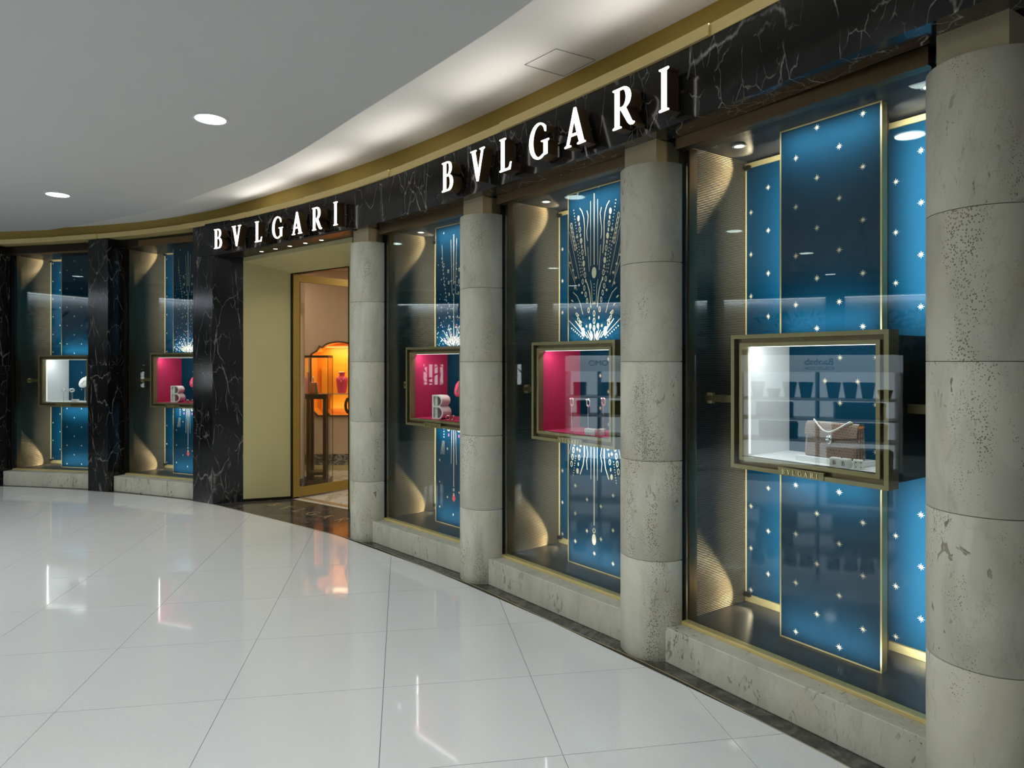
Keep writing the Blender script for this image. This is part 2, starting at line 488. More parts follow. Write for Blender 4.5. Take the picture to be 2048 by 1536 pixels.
def text_mesh(txt, size, name, mat):
    c = bpy.data.curves.new(name, 'FONT'); c.body = txt; c.size = size; c.extrude = 0.003
    c.align_x = 'CENTER'; c.align_y = 'CENTER'
    o = bpy.data.objects.new(name, c); COL.objects.link(o)
    dg = bpy.context.evaluated_depsgraph_get()
    me = bpy.data.meshes.new_from_object(o.evaluated_get(dg))
    bpy.data.objects.remove(o); me.materials.clear(); me.materials.append(M[mat]); return me

# ------------------------------------------------------------------ plan of the place (metres; camera stands over the origin)
def catmull(P, n=10):
    out = []
    Q = [(2 * P[0][0] - P[1][0], 2 * P[0][1] - P[1][1])] + list(P) + [(2 * P[-1][0] - P[-2][0], 2 * P[-1][1] - P[-2][1])]
    for i in range(1, len(Q) - 2):
        p0, p1, p2, p3 = (Vector(q) for q in Q[i - 1:i + 3])
        for k in range(n):
            t = k / n
            out.append(0.5 * ((2 * p1) + (p2 - p0) * t + (2 * p0 - 5 * p1 + 4 * p2 - p3) * t * t + (3 * p1 - p0 - 3 * p2 + p3) * t ** 3))
    out.append(Vector(P[-1])); return out
def offset(C, d):
    """move a plan curve by d towards the mall (right-hand side going from left to right)"""
    out = []
    for i, p in enumerate(C):
        t = (C[min(i + 1, len(C) - 1)] - C[max(i - 1, 0)]).normalized()
        out.append(p + Vector((t.y, -t.x)) * d)
    return out

C1, C2, C3, C4, C5 = Vector((-1.287, 6.132)), Vector((-.201, 5.0)), Vector((.798, 3.759)), Vector((1.721, 2.4315)), Vector((2.55, 1.03))
P0, P1, P2 = Vector((-6.757, 8.82)), Vector((-5.057, 8.49)), Vector((-3.41, 7.81))
FLOOR_EDGE = catmull([(-10.5, 8.75), (-8.4, 8.78), (-6.58, 8.62), (-5.29, 8.335), (-4.15, 7.93), (-3.365, 7.53), (-2.235, 6.67), (-1.40, 6.0), (-.69, 5.235), (-.243, 4.757), (.25, 4.12), (.69, 3.58), (.941, 3.225), (1.166, 2.893), (1.36, 2.59), (1.9, 1.65), (2.5, .3), (3.1, -1.5)], 4)
FASCIA = catmull([(-3.672, 7.712), (-2.60, 7.02), (-1.44, 6.06), (-.36, 4.88), (.745, 3.49), (1.39, 2.505), (1.78, 1.87), (2.45, .66)], 8)
CORNICE = catmull([(-8.6, 8.80), (-6.77, 8.60), (-5.12, 8.27), (-3.66, 7.70), (-2.60, 7.01), (-1.44, 6.05), (-.36, 4.87), (.745, 3.48), (1.39, 2.495), (1.78, 1.86), (2.45, .65)], 8)
CEIL_EDGE = catmull([(-10.6, 9.0), (-8.6, 9.1), (-6.80, 8.90), (-4.29, 7.60), (-2.875, 6.49), (-1.91, 5.57), (-1.0, 4.47), (-.30, 3.615), (.10, 3.09), (.75, 2.1), (1.4, .8), (2.0, -1.0), (2.6, -3.5)], 6)

def ring_poly(curve, corners): return [(p.x, p.y) for p in curve] + corners

# ---- floor: dark bed, polished tiles on a square grid, dark stone border strip
fl = struct('floor')
MB().box(-14, 5, -8, 13, -0.12, -0.012).build('floor_bed', 'subfloor', fl)
def clip(poly, a, b):
    """keep the side of line a->b that lies to its right (towards the camera)"""
    out = []
    def side(p): return (b[0] - a[0]) * (p[1] - a[1]) - (b[1] - a[1]) * (p[0] - a[0])
    for i, p in enumerate(poly):
        q = poly[(i + 1) % len(poly)]; sp, sq = side(p), side(q)
        if sp <= 0: out.append(p)
        if (sp < 0 < sq) or (sq < 0 < sp):
            t = sp / (sp - sq); out.append((p[0] + (q[0] - p[0]) * t, p[1] + (q[1] - p[1]) * t))
    return out
TO, TU, TV = Vector((-.632, 3.295)), Vector((.7275, .1185)), Vector((-.1125, .686))
GAP = 0.0012
nt = 0
for i in range(-13, 6):
    for j in range(-9, 12):
        o = TO + TU * i + TV * j
        gu, gv = TU.normalized() * GAP, TV.normalized() * GAP
        poly = [o + gu + gv, o + TU - gu + gv, o + TU + TV - gu - gv, o + TV + gu - gv]
        c = o + (TU + TV) / 2
        if c.x < -8.6 or c.x > 3.6 or c.y < -2.2 or c.y > 10: continue
        poly = [(p.x, p.y) for p in poly]
        for a, b in zip(FLOOR_EDGE[:-1], FLOOR_EDGE[1:]):
            if min((Vector(p) - a).length for p in poly) < 2.2: poly = clip(poly, a, b)
            if len(poly) < 3: break
        if len(poly) < 3: continue
        # throw away tiles wholly beyond the edge
        near = min(range(len(FLOOR_EDGE) - 1), key=lambda k: (FLOOR_EDGE[k] - c).length)
        area = 0.5 * abs(sum(poly[k][0] * poly[(k + 1) % len(poly)][1] - poly[(k + 1) % len(poly)][0] * poly[k][1] for k in range(len(poly))))
        if area < 0.004: continue
        a, b = FLOOR_EDGE[near], FLOOR_EDGE[near + 1]
        if (b.x - a.x) * (c.y - a.y) - (b.y - a.y) * (c.x - a.x) > 0 and (FLOOR_EDGE[near] - c).length > 1.1: continue
        MB().prism([poly], -0.012, 0.0).build('floor_tile', 'polished_floor', fl); nt += 1
# brass hairline and dark border between tiles and shopfront
inner = offset(FLOOR_EDGE, -0.75)
bord = MB()
for k in range(len(FLOOR_EDGE) - 1):
    a, b, c, d = FLOOR_EDGE[k], FLOOR_EDGE[k + 1], inner[k + 1], inner[k]
    bord.prism([[(a.x, a.y), (b.x, b.y), (c.x, c.y), (d.x, d.y)]], -0.012, -0.0005)
bo = bord.build('border_strip', 'dark_threshold', fl)
bl = MB(); e2 = offset(FLOOR_EDGE, -0.006)
for k in range(len(FLOOR_EDGE) - 1):
    a, b, c, d = FLOOR_EDGE[k], FLOOR_EDGE[k + 1], e2[k + 1], e2[k]
    bl.prism([[(a.x, a.y), (b.x, b.y), (c.x, c.y), (d.x, d.y)]], -0.012, 0.0004)
bl.build('edge_trim', 'gold_matt', fl)

# ---- ceiling: lower grey field, raised white band beside the shopfront
ce = struct('ceiling')
poly = ring_poly(CEIL_EDGE, [(2.6, -8), (-14, -8), (-14, 9.0)])
MB().prism([poly], 3.27, 3.285).build('grey_field', 'ceiling_grey', ce)
def band_z(x):
    t = max(0.0, min(1.0, (x + 4.6) / 4.0)); return 3.292 + .228 * t * t * (3 - 2 * t)
wbm = MB(); gx = [-14 + .25 * i for i in range(81)]
for x in gx: wbm.v += [(x, -8, band_z(x)), (x, 13, band_z(x)), (x, 13, 3.62), (x, -8, 3.62)]
for i in range(len(gx) - 1):
    p, q = 4 * i, 4 * i + 4
    for k in range(4): wbm.f.append((p + k, p + (k + 1) % 4, q + (k + 1) % 4, q + k))
wbm.f += [(0, 1, 2, 3), tuple(4 * (len(gx) - 1) + k for k in (3, 2, 1, 0))]
wbm.build('white_band', 'ceiling_white', ce, 30)
hatch = [(.082, 4.32), (.27, 4.10), (.53, 4.25), (.345, 4.49)]
def seam(pts, z, w, name, mat, par):
    m = MB()
    for k in range(len(pts)):
        a, b = Vector(pts[k]), Vector(pts[(k + 1) % len(pts)]); t = (b - a).normalized(); n = Vector((-t.y, t.x)) * w / 2
        m.prism([[tuple(a + n), tuple(b + n), tuple(b - n), tuple(a - n)]], z - 0.0012, z + 0.002)
    return m.build(name, mat, par)
seam(hatch, 3.515, 0.002, 'access_hatch_joint', 'opposite_wall', ce)

DL = [(-2.07, 4.60), (-4.53, 6.68), (-.97, 2.21), (-4.34, 3.55), (-6.55, 2.58), (-7.1, 5.6), (-3.1, .9), (-.35, -.5), (-2.6, -2.0), (-5.4, -.4), (-9.9, 5.6), (-9.4, 2.0), (.05, 2.30)]  # last one is unseen, added only to brighten the floor at right
DLAB = ['round recessed ceiling downlight nearer the centre of the grey ceiling', 'smaller-looking round ceiling downlight far left above the star window']
for k, (x, y) in enumerate(DL):
    t = thing('ceiling_downlight', DLAB[k] if k < 2 else 'round recessed downlight in the ceiling out of view', 'downlight', (x, y, 3.27), group='recessed ceiling downlights')
    MB().lathe([(.100, -.001), (.100, -.006), (.113, -.008), (.118, -.004), (.118, .002)], 36, cap=False).build('trim_ring', 'lamp_trim', t, 40)
    MB().lathe([(.001, -.003), (.099, -.003)], 36).build('diffuser', 'lamp_glow', t)
    lamp('AREA', (0, 0, -.015), (0, 0, -1), P_DOWN * (1.1 if k == 2 else 0.40 if k == 12 else 1.0), (.93, 1.0, .97), t, name='downlight_beam', shape='DISK', size=.19, spread=math.radians(95 if k == 12 else 150))

# ------------------------------------------------------------------ columns and pillars
def facing(a, b): return math.atan2((b - a).y, (b - a).x)
HCOL = 2.672
COLS = [(C1, facing(P2, C1) * .5 + facing(C1, C2) * .5, 'round travertine column between the doorway and the burgundy vitrine with the letter'),
        (C2, facing(C1, C3), 'round travertine column to the left of the ring display window'),
        (C3, facing(C2, C4), 'round travertine column between the ring window and the handbag window'),
        (C4, facing(C3, C5), 'large travertine column cut by the right edge of the view')]
drum_h = HCOL / 5
for c, a, lab in COLS:
    t = thing('stone_column', lab, 'column', (c.x, c.y, 0), a, 'travertine columns')
    for k in range(5):
        z0, z1 = k * drum_h, (k + 1) * drum_h - .0025
        MB().lathe([(.1855, z0), (.187, z0 + .002), (.187, z1 - .002), (.1855, z1)], 64).build('drum', 'column_stone', t, 40)
    MB().lathe([(.182, .005), (.182, HCOL - .01)], 32).build('core', 'subfloor', t, 40)
    MB().box(-.115, .115, -.115, .115, HCOL - .004, 2.803).build('neck_block', 'gold_matt', t, label='square brass block above the stone shaft')

def pillar(poly, z1, lab, name='marble_pillar'):
    cx = sum(p[0] for p in poly) / len(poly); cy = sum(p[1] for p in poly) / len(poly)
    t = thing(name, lab, 'pillar', (cx, cy, 0), group='black marble pillars')
    zs = [0, z1 * .5, z1]
    for k in range(2):
        MB().prism([[(p[0] - cx, p[1] - cy) for p in poly]], zs[k] + (.001 if k else 0), zs[k + 1] - .001).build('marble_slab', 'nero_pillar', t)
    return t
def rect_plan(c, ang, hw, f, b):
    d = Vector((math.cos(ang), math.sin(ang))); e = Vector((-d.y, d.x))
    return [tuple(c - d * hw - e * f), tuple(c + d * hw - e * f), tuple(c + d * hw + e * b), tuple(c - d * hw + e * b)]
pillar(rect_plan(P1, facing(P0, P2), .157, .215, .55), 3.115, 'black marble pillar between the white necklace vitrine and the burgundy vitrine')
pillar(rect_plan(P0, facing(P0, P1), .157, .215, .55), 3.10, 'black marble pillar cut by the left edge of the view')
pillar([(-3.672, 7.712), (-3.366, 7.531), (-3.077, 7.672), (-3.02, 7.90), (-3.30, 8.30), (-3.52, 8.15)], 3.15, 'black marble pillar forming the left side of the doorway')

# ------------------------------------------------------------------ fascia and cornice
def strip(curve, off0, off1, z0, z1, k0, k1, dz=None):
    """solid strip along a plan curve"""
    A = offset(curve, off0); B = offset(curve, off1); m = MB(); n = k1 - k0 + 1
    for k in range(k0, k1 + 1):
        h = dz(curve[k]) if dz else 0
        a, b = A[k], B[k]
        m.v += [(a.x, a.y, z0 + h), (a.x, a.y, z1 + h), (b.x, b.y, z1 + h), (b.x, b.y, z0 + h)]
    for i in range(n - 1):
        p = 4 * i; q = p + 4
        for s in range(4): m.f.append((p + s, p + (s + 1) % 4, q + (s + 1) % 4, q + s))
    m.f.append((0, 1, 2, 3)); q = 4 * (n - 1); m.f.append((q + 3, q + 2, q + 1, q))
    return m
fa = thing('fascia_beam', 'black veined marble fascia above the windows carrying the illuminated names', 'fascia', (FASCIA[0].x, FASCIA[0].y, 2.8))
cuts = [0, 9, 17, 25, 33, 41, 48, 56]
for a, b in zip(cuts[:-1], cuts[1:]):
    b = min(b, len(FASCIA) - 1)
    if b <= a: continue
    m = strip(FASCIA, 0.0, -.16, 2.80, 3.16, a, b)
    # tiny open joint: pull the end faces apart
    m.build('marble_slab', 'nero_marble', fa, 30, world=True)
strip(FASCIA, -.03, -.62, 2.815, 3.15, 0, len(FASCIA) - 1).build('backing', 'bronze_dark', fa, world=True)
for k in cuts[1:-1]:
    if k < len(FASCIA) - 1:
        t_ = (FASCIA[k + 1] - FASCIA[k - 1]).normalized(); p = FASCIA[k]; n_ = Vector((t_.y, -t_.x))
        q = [p + n_ * .0006 - t_ * .0012, p + n_ * .0006 + t_ * .0012, p - n_ * .02 + t_ * .0012, p - n_ * .02 - t_ * .0012]
        MB().prism([[tuple(v) for v in q]], 2.80, 3.16).build('joint', 'bronze_dark', fa, world=True)
cdz = lambda p: -.055 * max(0.0, min(1.0, (-2.5 - p.x) / 4.3))
co = thing('brass_cornice', 'two-step brass cornice running along the top of the whole shopfront', 'cornice', (CORNICE[0].x, CORNICE[0].y, 3.1))
nC = len(CORNICE) - 1
ccuts = [0, 13, 16, 23, 30, 36, 43, 50, 58, 66, 72, nC]
for i, (a, b) in enumerate(zip(ccuts[:-1], ccuts[1:])):
    if b <= a: continue
    off = .012 if i % 2 else .0
    strip(CORNICE, off, -.36, 3.157, 3.215, a, b, cdz).build('lower_band', 'gold', co, 30, world=True)
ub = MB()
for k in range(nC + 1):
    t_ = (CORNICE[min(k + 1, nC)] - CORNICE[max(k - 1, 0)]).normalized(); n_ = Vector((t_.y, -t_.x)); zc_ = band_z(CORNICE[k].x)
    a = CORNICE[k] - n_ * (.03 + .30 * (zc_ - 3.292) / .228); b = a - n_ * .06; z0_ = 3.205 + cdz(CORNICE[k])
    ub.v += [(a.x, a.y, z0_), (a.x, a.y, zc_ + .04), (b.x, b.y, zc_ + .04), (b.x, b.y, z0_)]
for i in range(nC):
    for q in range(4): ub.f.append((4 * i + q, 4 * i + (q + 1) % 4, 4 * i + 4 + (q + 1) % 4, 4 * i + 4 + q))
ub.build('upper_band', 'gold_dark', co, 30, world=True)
# header above the two left windows, below the cornice
k36 = 24
strip(CORNICE, -.16, -.70, 3.06, 3.15, 0, k36, cdz).build('left_header', 'bronze_dark', co, world=True)
# uplights standing on the cornice ledge
up = [32.5, 38, 44, 50, 56, 62, 67, 73]
Lp = offset(CORNICE, -.05)
for k in up:
    i = int(k); f = k - i
    p = Lp[i].lerp(Lp[i + 1], f); t_ = (Lp[i + 1] - Lp[i]).normalized(); n_ = Vector((t_.y, -t_.x)); h = cdz(p)
    m = WM[co.name].inverted() @ Matrix.Translation(Vector((p.x, p.y, 3.216 + h))) @ Matrix.Rotation(math.atan2(t_.y, t_.x), 4, 'Z')
    hs = MB().box(-.30, .30, -.015, .015, 0, .012); hs.v = [tuple(m @ Vector(v)) for v in hs.v]; hs = hs.build('uplight_housing', 'bronze_dark', co)
    ln = MB().box(-.29, .29, -.010, .010, .012, .014); ln.v = [tuple(m @ Vector(v)) for v in ln.v]; ln.build('uplight_lens', 'spot_glow', hs)
    r3 = m.to_3x3()
    lamp_line(m @ Vector((0, -.03, .03)), r3 @ Vector((0, -1, .45)), r3 @ Vector((1, 0, 0)), .95, .04, P_COVE * 1.25 * (band_z(p.x) - 3.20) / .32, (1.0, .96, .90), co, 'uplight_strip')

# ------------------------------------------------------------------ illuminated signs
def sign(lab, px):
    t = thing('illuminated_sign', lab, 'sign', (px[0][1][0], px[0][1][1], 2.86), group='illuminated shop names')
    for ch, (x, y), ang in px:
        m = Matrix.Translation(Vector((x, y, 2.943))) @ Matrix.Rotation(ang, 4, 'Z')
        inv = WM[t.name].inverted() @ m
        g = glyph(ch, .212)
        b = MB().prism(g, .004, .085, 'y'); b.v = [tuple(inv @ Vector(v)) for v in b.v]
        o = b.build('letter', 'bronze', t, 40)
        f = MB().prism(g, -.004, .004, 'y'); f.v = [tuple(inv @ Vector(v)) for v in f.v]
        f.build('letter_face', 'sign_light', o)
        for sx in (-.03, .03):
            s = MB().tube([(sx, .085, .0), (sx, .115, 0)], .004, 6); s.v = [tuple(inv @ Vector(v)) for v in s.v]
            s.build('stud', 'bronze', o)
def on_fascia(x_over_y, off):
    F = offset(FASCIA, off)
    for a, b in zip(F[:-1], F[1:]):
        fa_, fb_ = a.x - x_over_y * a.y, b.x - x_over_y * b.y
        if fa_ <= 0 < fb_:
            t = fa_ / (fa_ - fb_); p = a.lerp(b, t); d = (b - a); return (p.x, p.y), math.atan2(d.y, d.x)
def letters(word, xs):
    out = []
    for ch, x in zip(word, xs):
        p, a = on_fascia((x - 1024) / 1340, .105); out.append((ch, p, a))
    return out
sign('large white lit shop name on the fascia over the columns', letters('BVLGARI', (895, 955, 1011, 1078, 1150, 1247, 1328)))
sign('white lit shop name over the doorway', letters('BVLGARI', (436, 473, 517, 555, 594, 634, 671)))

# ------------------------------------------------------------------ shop windows
def bay_matrix(A, B):
    a = facing(A, B); return Matrix.Translation(Vector((A.x, A.y, 0))) @ Matrix.Rotation(a, 4, 'Z'), (B - A).length

star_me = None
def star_mesh(r):
    pts = []
    for k in range(16):
        a = math.pi * k / 8 + math.pi / 2; rr = r if k % 2 == 0 else r * .24
        if k % 4 == 2: rr = r * .84
        pts.append((rr * math.cos(a), rr * math.sin(a)))
    return MB().prism([pts], -.0012, 0, 'y').mesh('star', 'print_gold')
STAR = star_mesh(.0180)
STAR_S = star_mesh(.013)
bead_pts = [(.010 * math.cos(t * math.pi / 6), .022 * math.sin(t * math.pi / 6)) for t in range(12)]
BEAD = MB().prism([bead_pts], -.0012, 0, 'y').mesh('gold_bead', 'print_gold')
LINK = MB().prism([[(x * 1.1, z) for x, z in bead_pts], [(x * .62, z * .68) for x, z in bead_pts]], -.0012, 0, 'y').mesh('gold_link', 'print_gold')
DOT = MB().prism([[(.0042 * math.cos(t * math.pi / 4), .0042 * math.sin(t * math.pi / 4)) for t in range(8)]], -.0012, 0, 'y').mesh('gold_dot', 'print_gold')
COIN = MB().prism([[(.021 * math.cos(t * math.pi / 10), .038 * math.sin(t * math.pi / 10)) for t in range(20)]], -.0015, 0, 'y').mesh('gold_medallion', 'print_gold')

def lattice(par, u0, u1, z0, z1, q, du, dz, me, phase=0, skip=None, uo=0.0, zo=0.0):
    n = 0; i = 0; u = u0 + uo
    while u < u1 - .01:
        z = z0 + zo + (dz / 2 if (i + phase) % 2 else 0)
        while z < z1 - .015:
            if z > z0 + .012 and not (skip and skip(u, z)):
                share('star', me, par, (u, q, z)); n += 1
            z += dz
        u += du; i += 1
    return n
def line(par, pts, q, w=.006, mat='print_gold', name='gold_line'):
    return MB().ribbon(pts, w, q).build(name, mat, par)

BAYS = {}
def make_bay(key, A, B, top, box_dz, edge, white, names, sill_front, deco):
    Mx, L = bay_matrix(A, B); BAYS[key] = (Mx, L)
    cu = L / 2 + .035 if L < 1.7 else L / 2 + .055
    # --- stone sill
    t = thing('stone_sill', names['sill'], 'sill', mat=Mx @ Matrix.Translation((L / 2, 0, 0)), group='travertine window sills')
    MB().box(edge - .02 - L / 2, L / 2 - edge + .02, sill_front, .10, 0, .185).build('sill_block', 'sill_stone', t, bevel=.004)
    # --- window (frame and pane)
    w = struct('window_%d' % key, mat=Mx, label=names['window'])
    MB().box(edge, L - edge, .012, .062, .185, .203).build('bottom_rail', 'gold', w, bevel=.002)
    MB().box(edge, L - edge, -.03, .03, top - .062, top + .012).build('header', 'bronze', w)
    MB().box(edge - .008, edge + .004, .005, .045, .203, top - .05).build('side_gasket', 'bronze_dark', w)
    MB().box(L - edge - .004, L - edge + .008, .005, .045, .203, top - .05).build('side_gasket', 'bronze_dark', w)
    MB().box(edge + .002, edge + .016, .062, .125, .186, top - .04).build('post', 'bronze', w)
    MB().box(edge + .002, L - edge - .002, .026, .036, .203, top - .055).build('pane', 'clear_glass', w)
    # --- the recess behind the glass
    n = thing('display_recess', names['recess'], 'display recess', mat=Mx, group='window display recesses')
    wl, wr, bk = .155 if edge < .2 else .185, L - (.155 if edge < .2 else .185), .66
    MB().box(wl, wr, .10, bk, .10, .186).build('recess_floor', 'display_floor', n)
    MB().box(wl - .05, wr + .05, .032, bk, top - .012, top + .04).build('recess_ceiling', 'dark_panel', n)
    MB().box(wl - .03, wl, .13, bk, .15, top - .012).build('ribbed_wall', 'ribbed_gold', n)
    MB().box(wr, wr + .03, .13, bk, .15, top - .012).build('ribbed_wall', 'ribbed_gold', n)
    MB().box(wl - .03, wr + .03, bk, bk + .03, .10, top + .04).build('recess_back', 'dark_panel', n)
    # ceiling spots
    for u in (wl + .17, wr - .17):
        sp = MB().lathe([(.038, top - .0125), (.038, top - .018), (.026, top - .0185), (.026, top - .012)], 20, (u, .32, 0), False).build('recess_spot', 'lamp_trim', n, 40)
        MB().lathe([(.001, top - .0135), (.026, top - .0135)], 16, (u, .32, 0)).build('spot_lens', 'spot_glow', sp)
    # --- blue side panels
    for sgn, (u0, u1), nm in ((0, (wl + .004, cu - .02), 'left'), (1, (cu + .02, wr - .004), 'right')):
        p = thing('backdrop_panel', names[nm], 'backdrop', mat=Mx @ Matrix.Translation((u0, .60, .187)), group='rear blue star panels')
        W, Hh = u1 - u0, top - .215
        MB().box(0, W, .008, .05, .044, Hh - .03).build('blue_panel', 'blue_fabric', p)
        MB().box(0, W, 0, .05, 0, .040).build('base_trim', 'gold', p)
        MB().box(0, W, 0, .05, Hh - .028, Hh).build('top_trim', 'gold', p)
        e = 0 if sgn == 0 else W - .006
        MB().box(e, e + .006, 0, .05, .04, Hh - .028).build('edge_trim', 'gold', p)
        lattice(p, 0, W, .05, Hh - .04, .008, .115, .247, STAR if key > 3 else STAR_S, sgn, uo=.035, zo=.02)
    # --- centre banner, above and below the vitrine
    hw = .257; zb0, zb1 = 1.062 + box_dz, 1.735 + box_dz
    b = thing('star_banner', names['banner'], 'banner', mat=Mx @ Matrix.Translation((cu - hw - .005, .31, .187)), group='centre banners behind the vitrines')
    lo, hi0, hi1 = zb0 - .187, zb1 - .187, top - .20
    for z0, z1, nm in ((0.0, lo, 'lower_panel'), (hi0, hi1, 'upper_panel')):
        MB().box(.007, 2 * hw - .007, 0, .04, z0 + (.007 if nm[0] == 'l' else 0), z1 - (.007 if nm[0] == 'u' else 0)).build(nm, 'blue_fabric', b)
        MB().box(0, .007, -.003, .045, z0, z1).build('edge_trim', 'gold', b)
        MB().box(2 * hw - .007, 2 * hw, -.003, .045, z0, z1).build('edge_trim', 'gold', b)
        ze = z0 if nm[0] == 'l' else z1 - .007
        MB().box(.007, 2 * hw - .007, -.003, .045, ze, ze + .007).build('edge_trim', 'gold', b)
    deco(b, hw, lo, hi0, hi1)
    # --- vitrine box
    vz = box_dz
    x = thing('vitrine', names['vitrine'], 'display case', mat=Mx @ Matrix.Translation((cu, .08, 1.062 + vz)), group='wall vitrines')
    h2, HH = .392, .675
    fab = 'white_leather' if white else 'pink_velvet'
    # stepped brass frame: outer lip, recessed channel, inner lip
    def frame(o, i, y0, y1, name, mat):
        for a in ((-o, -i, o - h2, HH - (o - h2) * 1), ):
            pass
        ob, ib = h2 - o, h2 - i
        m = MB().prism([[(-o, ob), (o, ob), (o, HH - ob), (-o, HH - ob)], [(-i, ib), (i, ib), (i, HH - ib), (-i, HH - ib)]], y0, y1, 'y')
        return m.build(name, mat, x)
    frame(h2, h2 - .020, .0, .085, 'outer_frame', 'frame_gold')
    frame(h2 - .020, h2 - .042, .028, .05, 'frame_channel', 'bronze')
    frame(h2 - .042, h2 - .060, .012, .06, 'inner_frame', 'frame_gold')
    iu = h2 - .060
    fz, tz = .060, HH - .055
    # lining
    MB().box(-iu - .006, -iu, .06, .42, .04, HH - .04).build('lining_wall', fab, x)
    MB().box(iu, iu + .006, .06, .42, .04, HH - .04).build('lining_wall', fab, x)
    MB().box(-iu, iu, .035, .42, fz - .012, fz).build('lining_floor', fab, x)
    MB().box(-iu, iu, .06, .42, tz, tz + .01).build('lining_ceiling', fab, x)
    bp = MB().box(-iu - .006, iu + .006, .42, .43, .03, HH - .03).build('back_panel', 'blue_fabric', x)
    for k, (su, sz) in enumerate(((-.05, .56), (.13, .56), (-.13, .44), (.04, .44), (.21, .44), (-.05, .33), (.13, .33), (-.13, .21), (.04, .21), (.21, .21), (-.05, .10), (.13, .10))):
        share('star', STAR if key > 3 else STAR_S, x, (su, .42, sz))
    MB().box(-h2 + .02, h2 - .02, .30, .44, .02, HH - .02).v
    for m_, nm in ((MB().box(-h2 + .002, -h2 + .010, .085, .44, .026, HH - .026), 'casing_side'), (MB().box(h2 - .010, h2 - .002, .085, .44, .026, HH - .026), 'casing_side'),
                   (MB().box(-h2 + .010, h2 - .010, .06, .44, .022, .030), 'casing_bottom'), (MB().box(-h2 + .010, h2 - .010, .06, .44, HH - .030, HH - .022), 'casing_top')):
        m_.build(nm, 'bronze_dark', x)
    # LED lines: inside the front lip, on top and under the case
    MB().box(-iu + .01, iu - .01, .066, .078, tz - .006, tz - .0005).build('led_strip', 'led_white', x)
    if white: MB().box(-iu + .002, -iu + .006, .066, .074, fz + .01, tz - .01).build('led_strip', 'led_soft', x)
    lamp_line((0, .075, tz - .012), (0, .85, -1), (1, 0, 0), 2 * iu - .05, .012, P_BOX, (.95, .98, 1) if white else (1, .95, .92), x)
    lamp_line((-iu + .012, .075, HH / 2), (1, .3, 0), (0, 0, 1), .5, .01, P_BOX * .12, (1, 1, 1), x)
    MB().box(-.24, .24, .090, .102, .010, .020).build('led_strip', 'led_white', x)
    lamp_line((0, .11, .002), (0, 1, -.85), (1, 0, 0), .46, .012, P_PANEL * .12, (.93, .97, 1), x, 'led_light', math.radians(100))
    MB().box(-.24, .24, .090, .102, HH - .020, HH - .010).build('led_strip', 'led_white', x)
    lamp_line((0, .11, HH - .002), (0, 1, .85), (1, 0, 0), .46, .012, P_PANEL * .12, (.93, .97, 1), x, 'led_light', math.radians(100))
    # brass name plate and its raised letters
    npx = .005
    pl = MB().box(-.125 + npx, .105 + npx, -.004, .012, .0, .036).build('name_plate', 'frame_gold', x, bevel=.001)
    for ch, lx in zip('BVLGARI', (-.095, -.067, -.041, -.010, .020, .050, .074)):
        MB().prism(glyph(ch, .022, lx + npx, .018), -.008, -.004, 'y').build('plate_letter', 'bright_brass', pl)
    # brass arm with a staggered block reaching to the ribbed wall
    ar = MB().box(wl - cu, -h2, .16, .175, HH / 2 - .02, HH / 2 + .02).build('support_arm', 'frame_gold', x)
    for dz_ in (-.03, .014):
        MB().box(wl - cu + .02, wl - cu + .055, .155, .18, HH / 2 + dz_, HH / 2 + dz_ + .016).build('arm_block', 'gold', ar)
    ar = MB().box(h2, wr - cu, .16, .175, HH / 2 - .02, HH / 2 + .02).build('support_arm', 'frame_gold', x)
    # --- grazing spots on the ribbed wall, LED lines for the blue panels, base uplight at the column
    for z, up_ in ((.235, 1), (top - .06, -1)):
        g = MB().box(wl + .015, wl + .05, .575, .595, z - .012, z + .012).build('grazer_housing', 'bronze_dark', n)
        lamp('SPOT', (wl + .105, .555, z), (-.22, -1.0, .06 * up_), P_RIB, (1.0, .80, .50), n, name='grazer_beam', spot_size=math.radians(92), spot_blend=.12, shadow_soft_size=.012)
    if edge < .2 or True:
        lamp('SPOT', (edge + .01, .075, .20), (-.45, .12, 1.0), P_RIB * .10, (1.0, .93, .85), n, name='column_uplight', spot_size=math.radians(80), spot_blend=.5, shadow_soft_size=.008)
    zc, hh_ = (top + .19) / 2, top - .30
    for za, zb in ((.22, 1.03 + box_dz), (1.77 + box_dz, top - .03)):
        for s_ in (-1, 1): MB().box(cu + s_ * .225 - .008, cu + s_ * .225 + .008, .39, .41, za, zb).build('led_profile', 'bronze_dark', n)
    for s_ in (-1, 1):
        for za, zb in ((.24, 1.02 + box_dz), (1.78 + box_dz, top - .06)):
            lamp_line((cu + s_ * .25, .40, (za + zb) / 2), (s_ * .62, 1, 0), (0, 0, 1), zb - za, .012, P_PANEL * (zb - za) * 1.0, (.93, .97, 1), n, 'led_light', math.radians(140))
    lamp_line((cu, .17, top - .03), (0, 1, -.9), (1, 0, 0), .48, .012, P_PANEL * .16, (.93, .97, 1), n, 'led_light', math.radians(100))
    lamp_line((cu, .17, .195), (0, 1, .9), (1, 0, 0), .48, .012, P_PANEL * .10, (.93, .97, 1), n, 'led_light', math.radians(100))
    return Mx, L, cu, Mx @ Matrix.Translation((cu, .08, 1.062 + vz + fz)), (iu, tz - fz)

def deco_stars(me):
    def f(b, hw, lo, hi0, hi1):
        lattice(b, 0, 2 * hw, 0, lo, 0.0, .113, .247, me, 0, uo=.088, zo=.05)
        lattice(b, 0, 2 * hw, hi0, hi1, 0.0, .113, .247, me, 1, uo=.088, zo=.03)
    return f

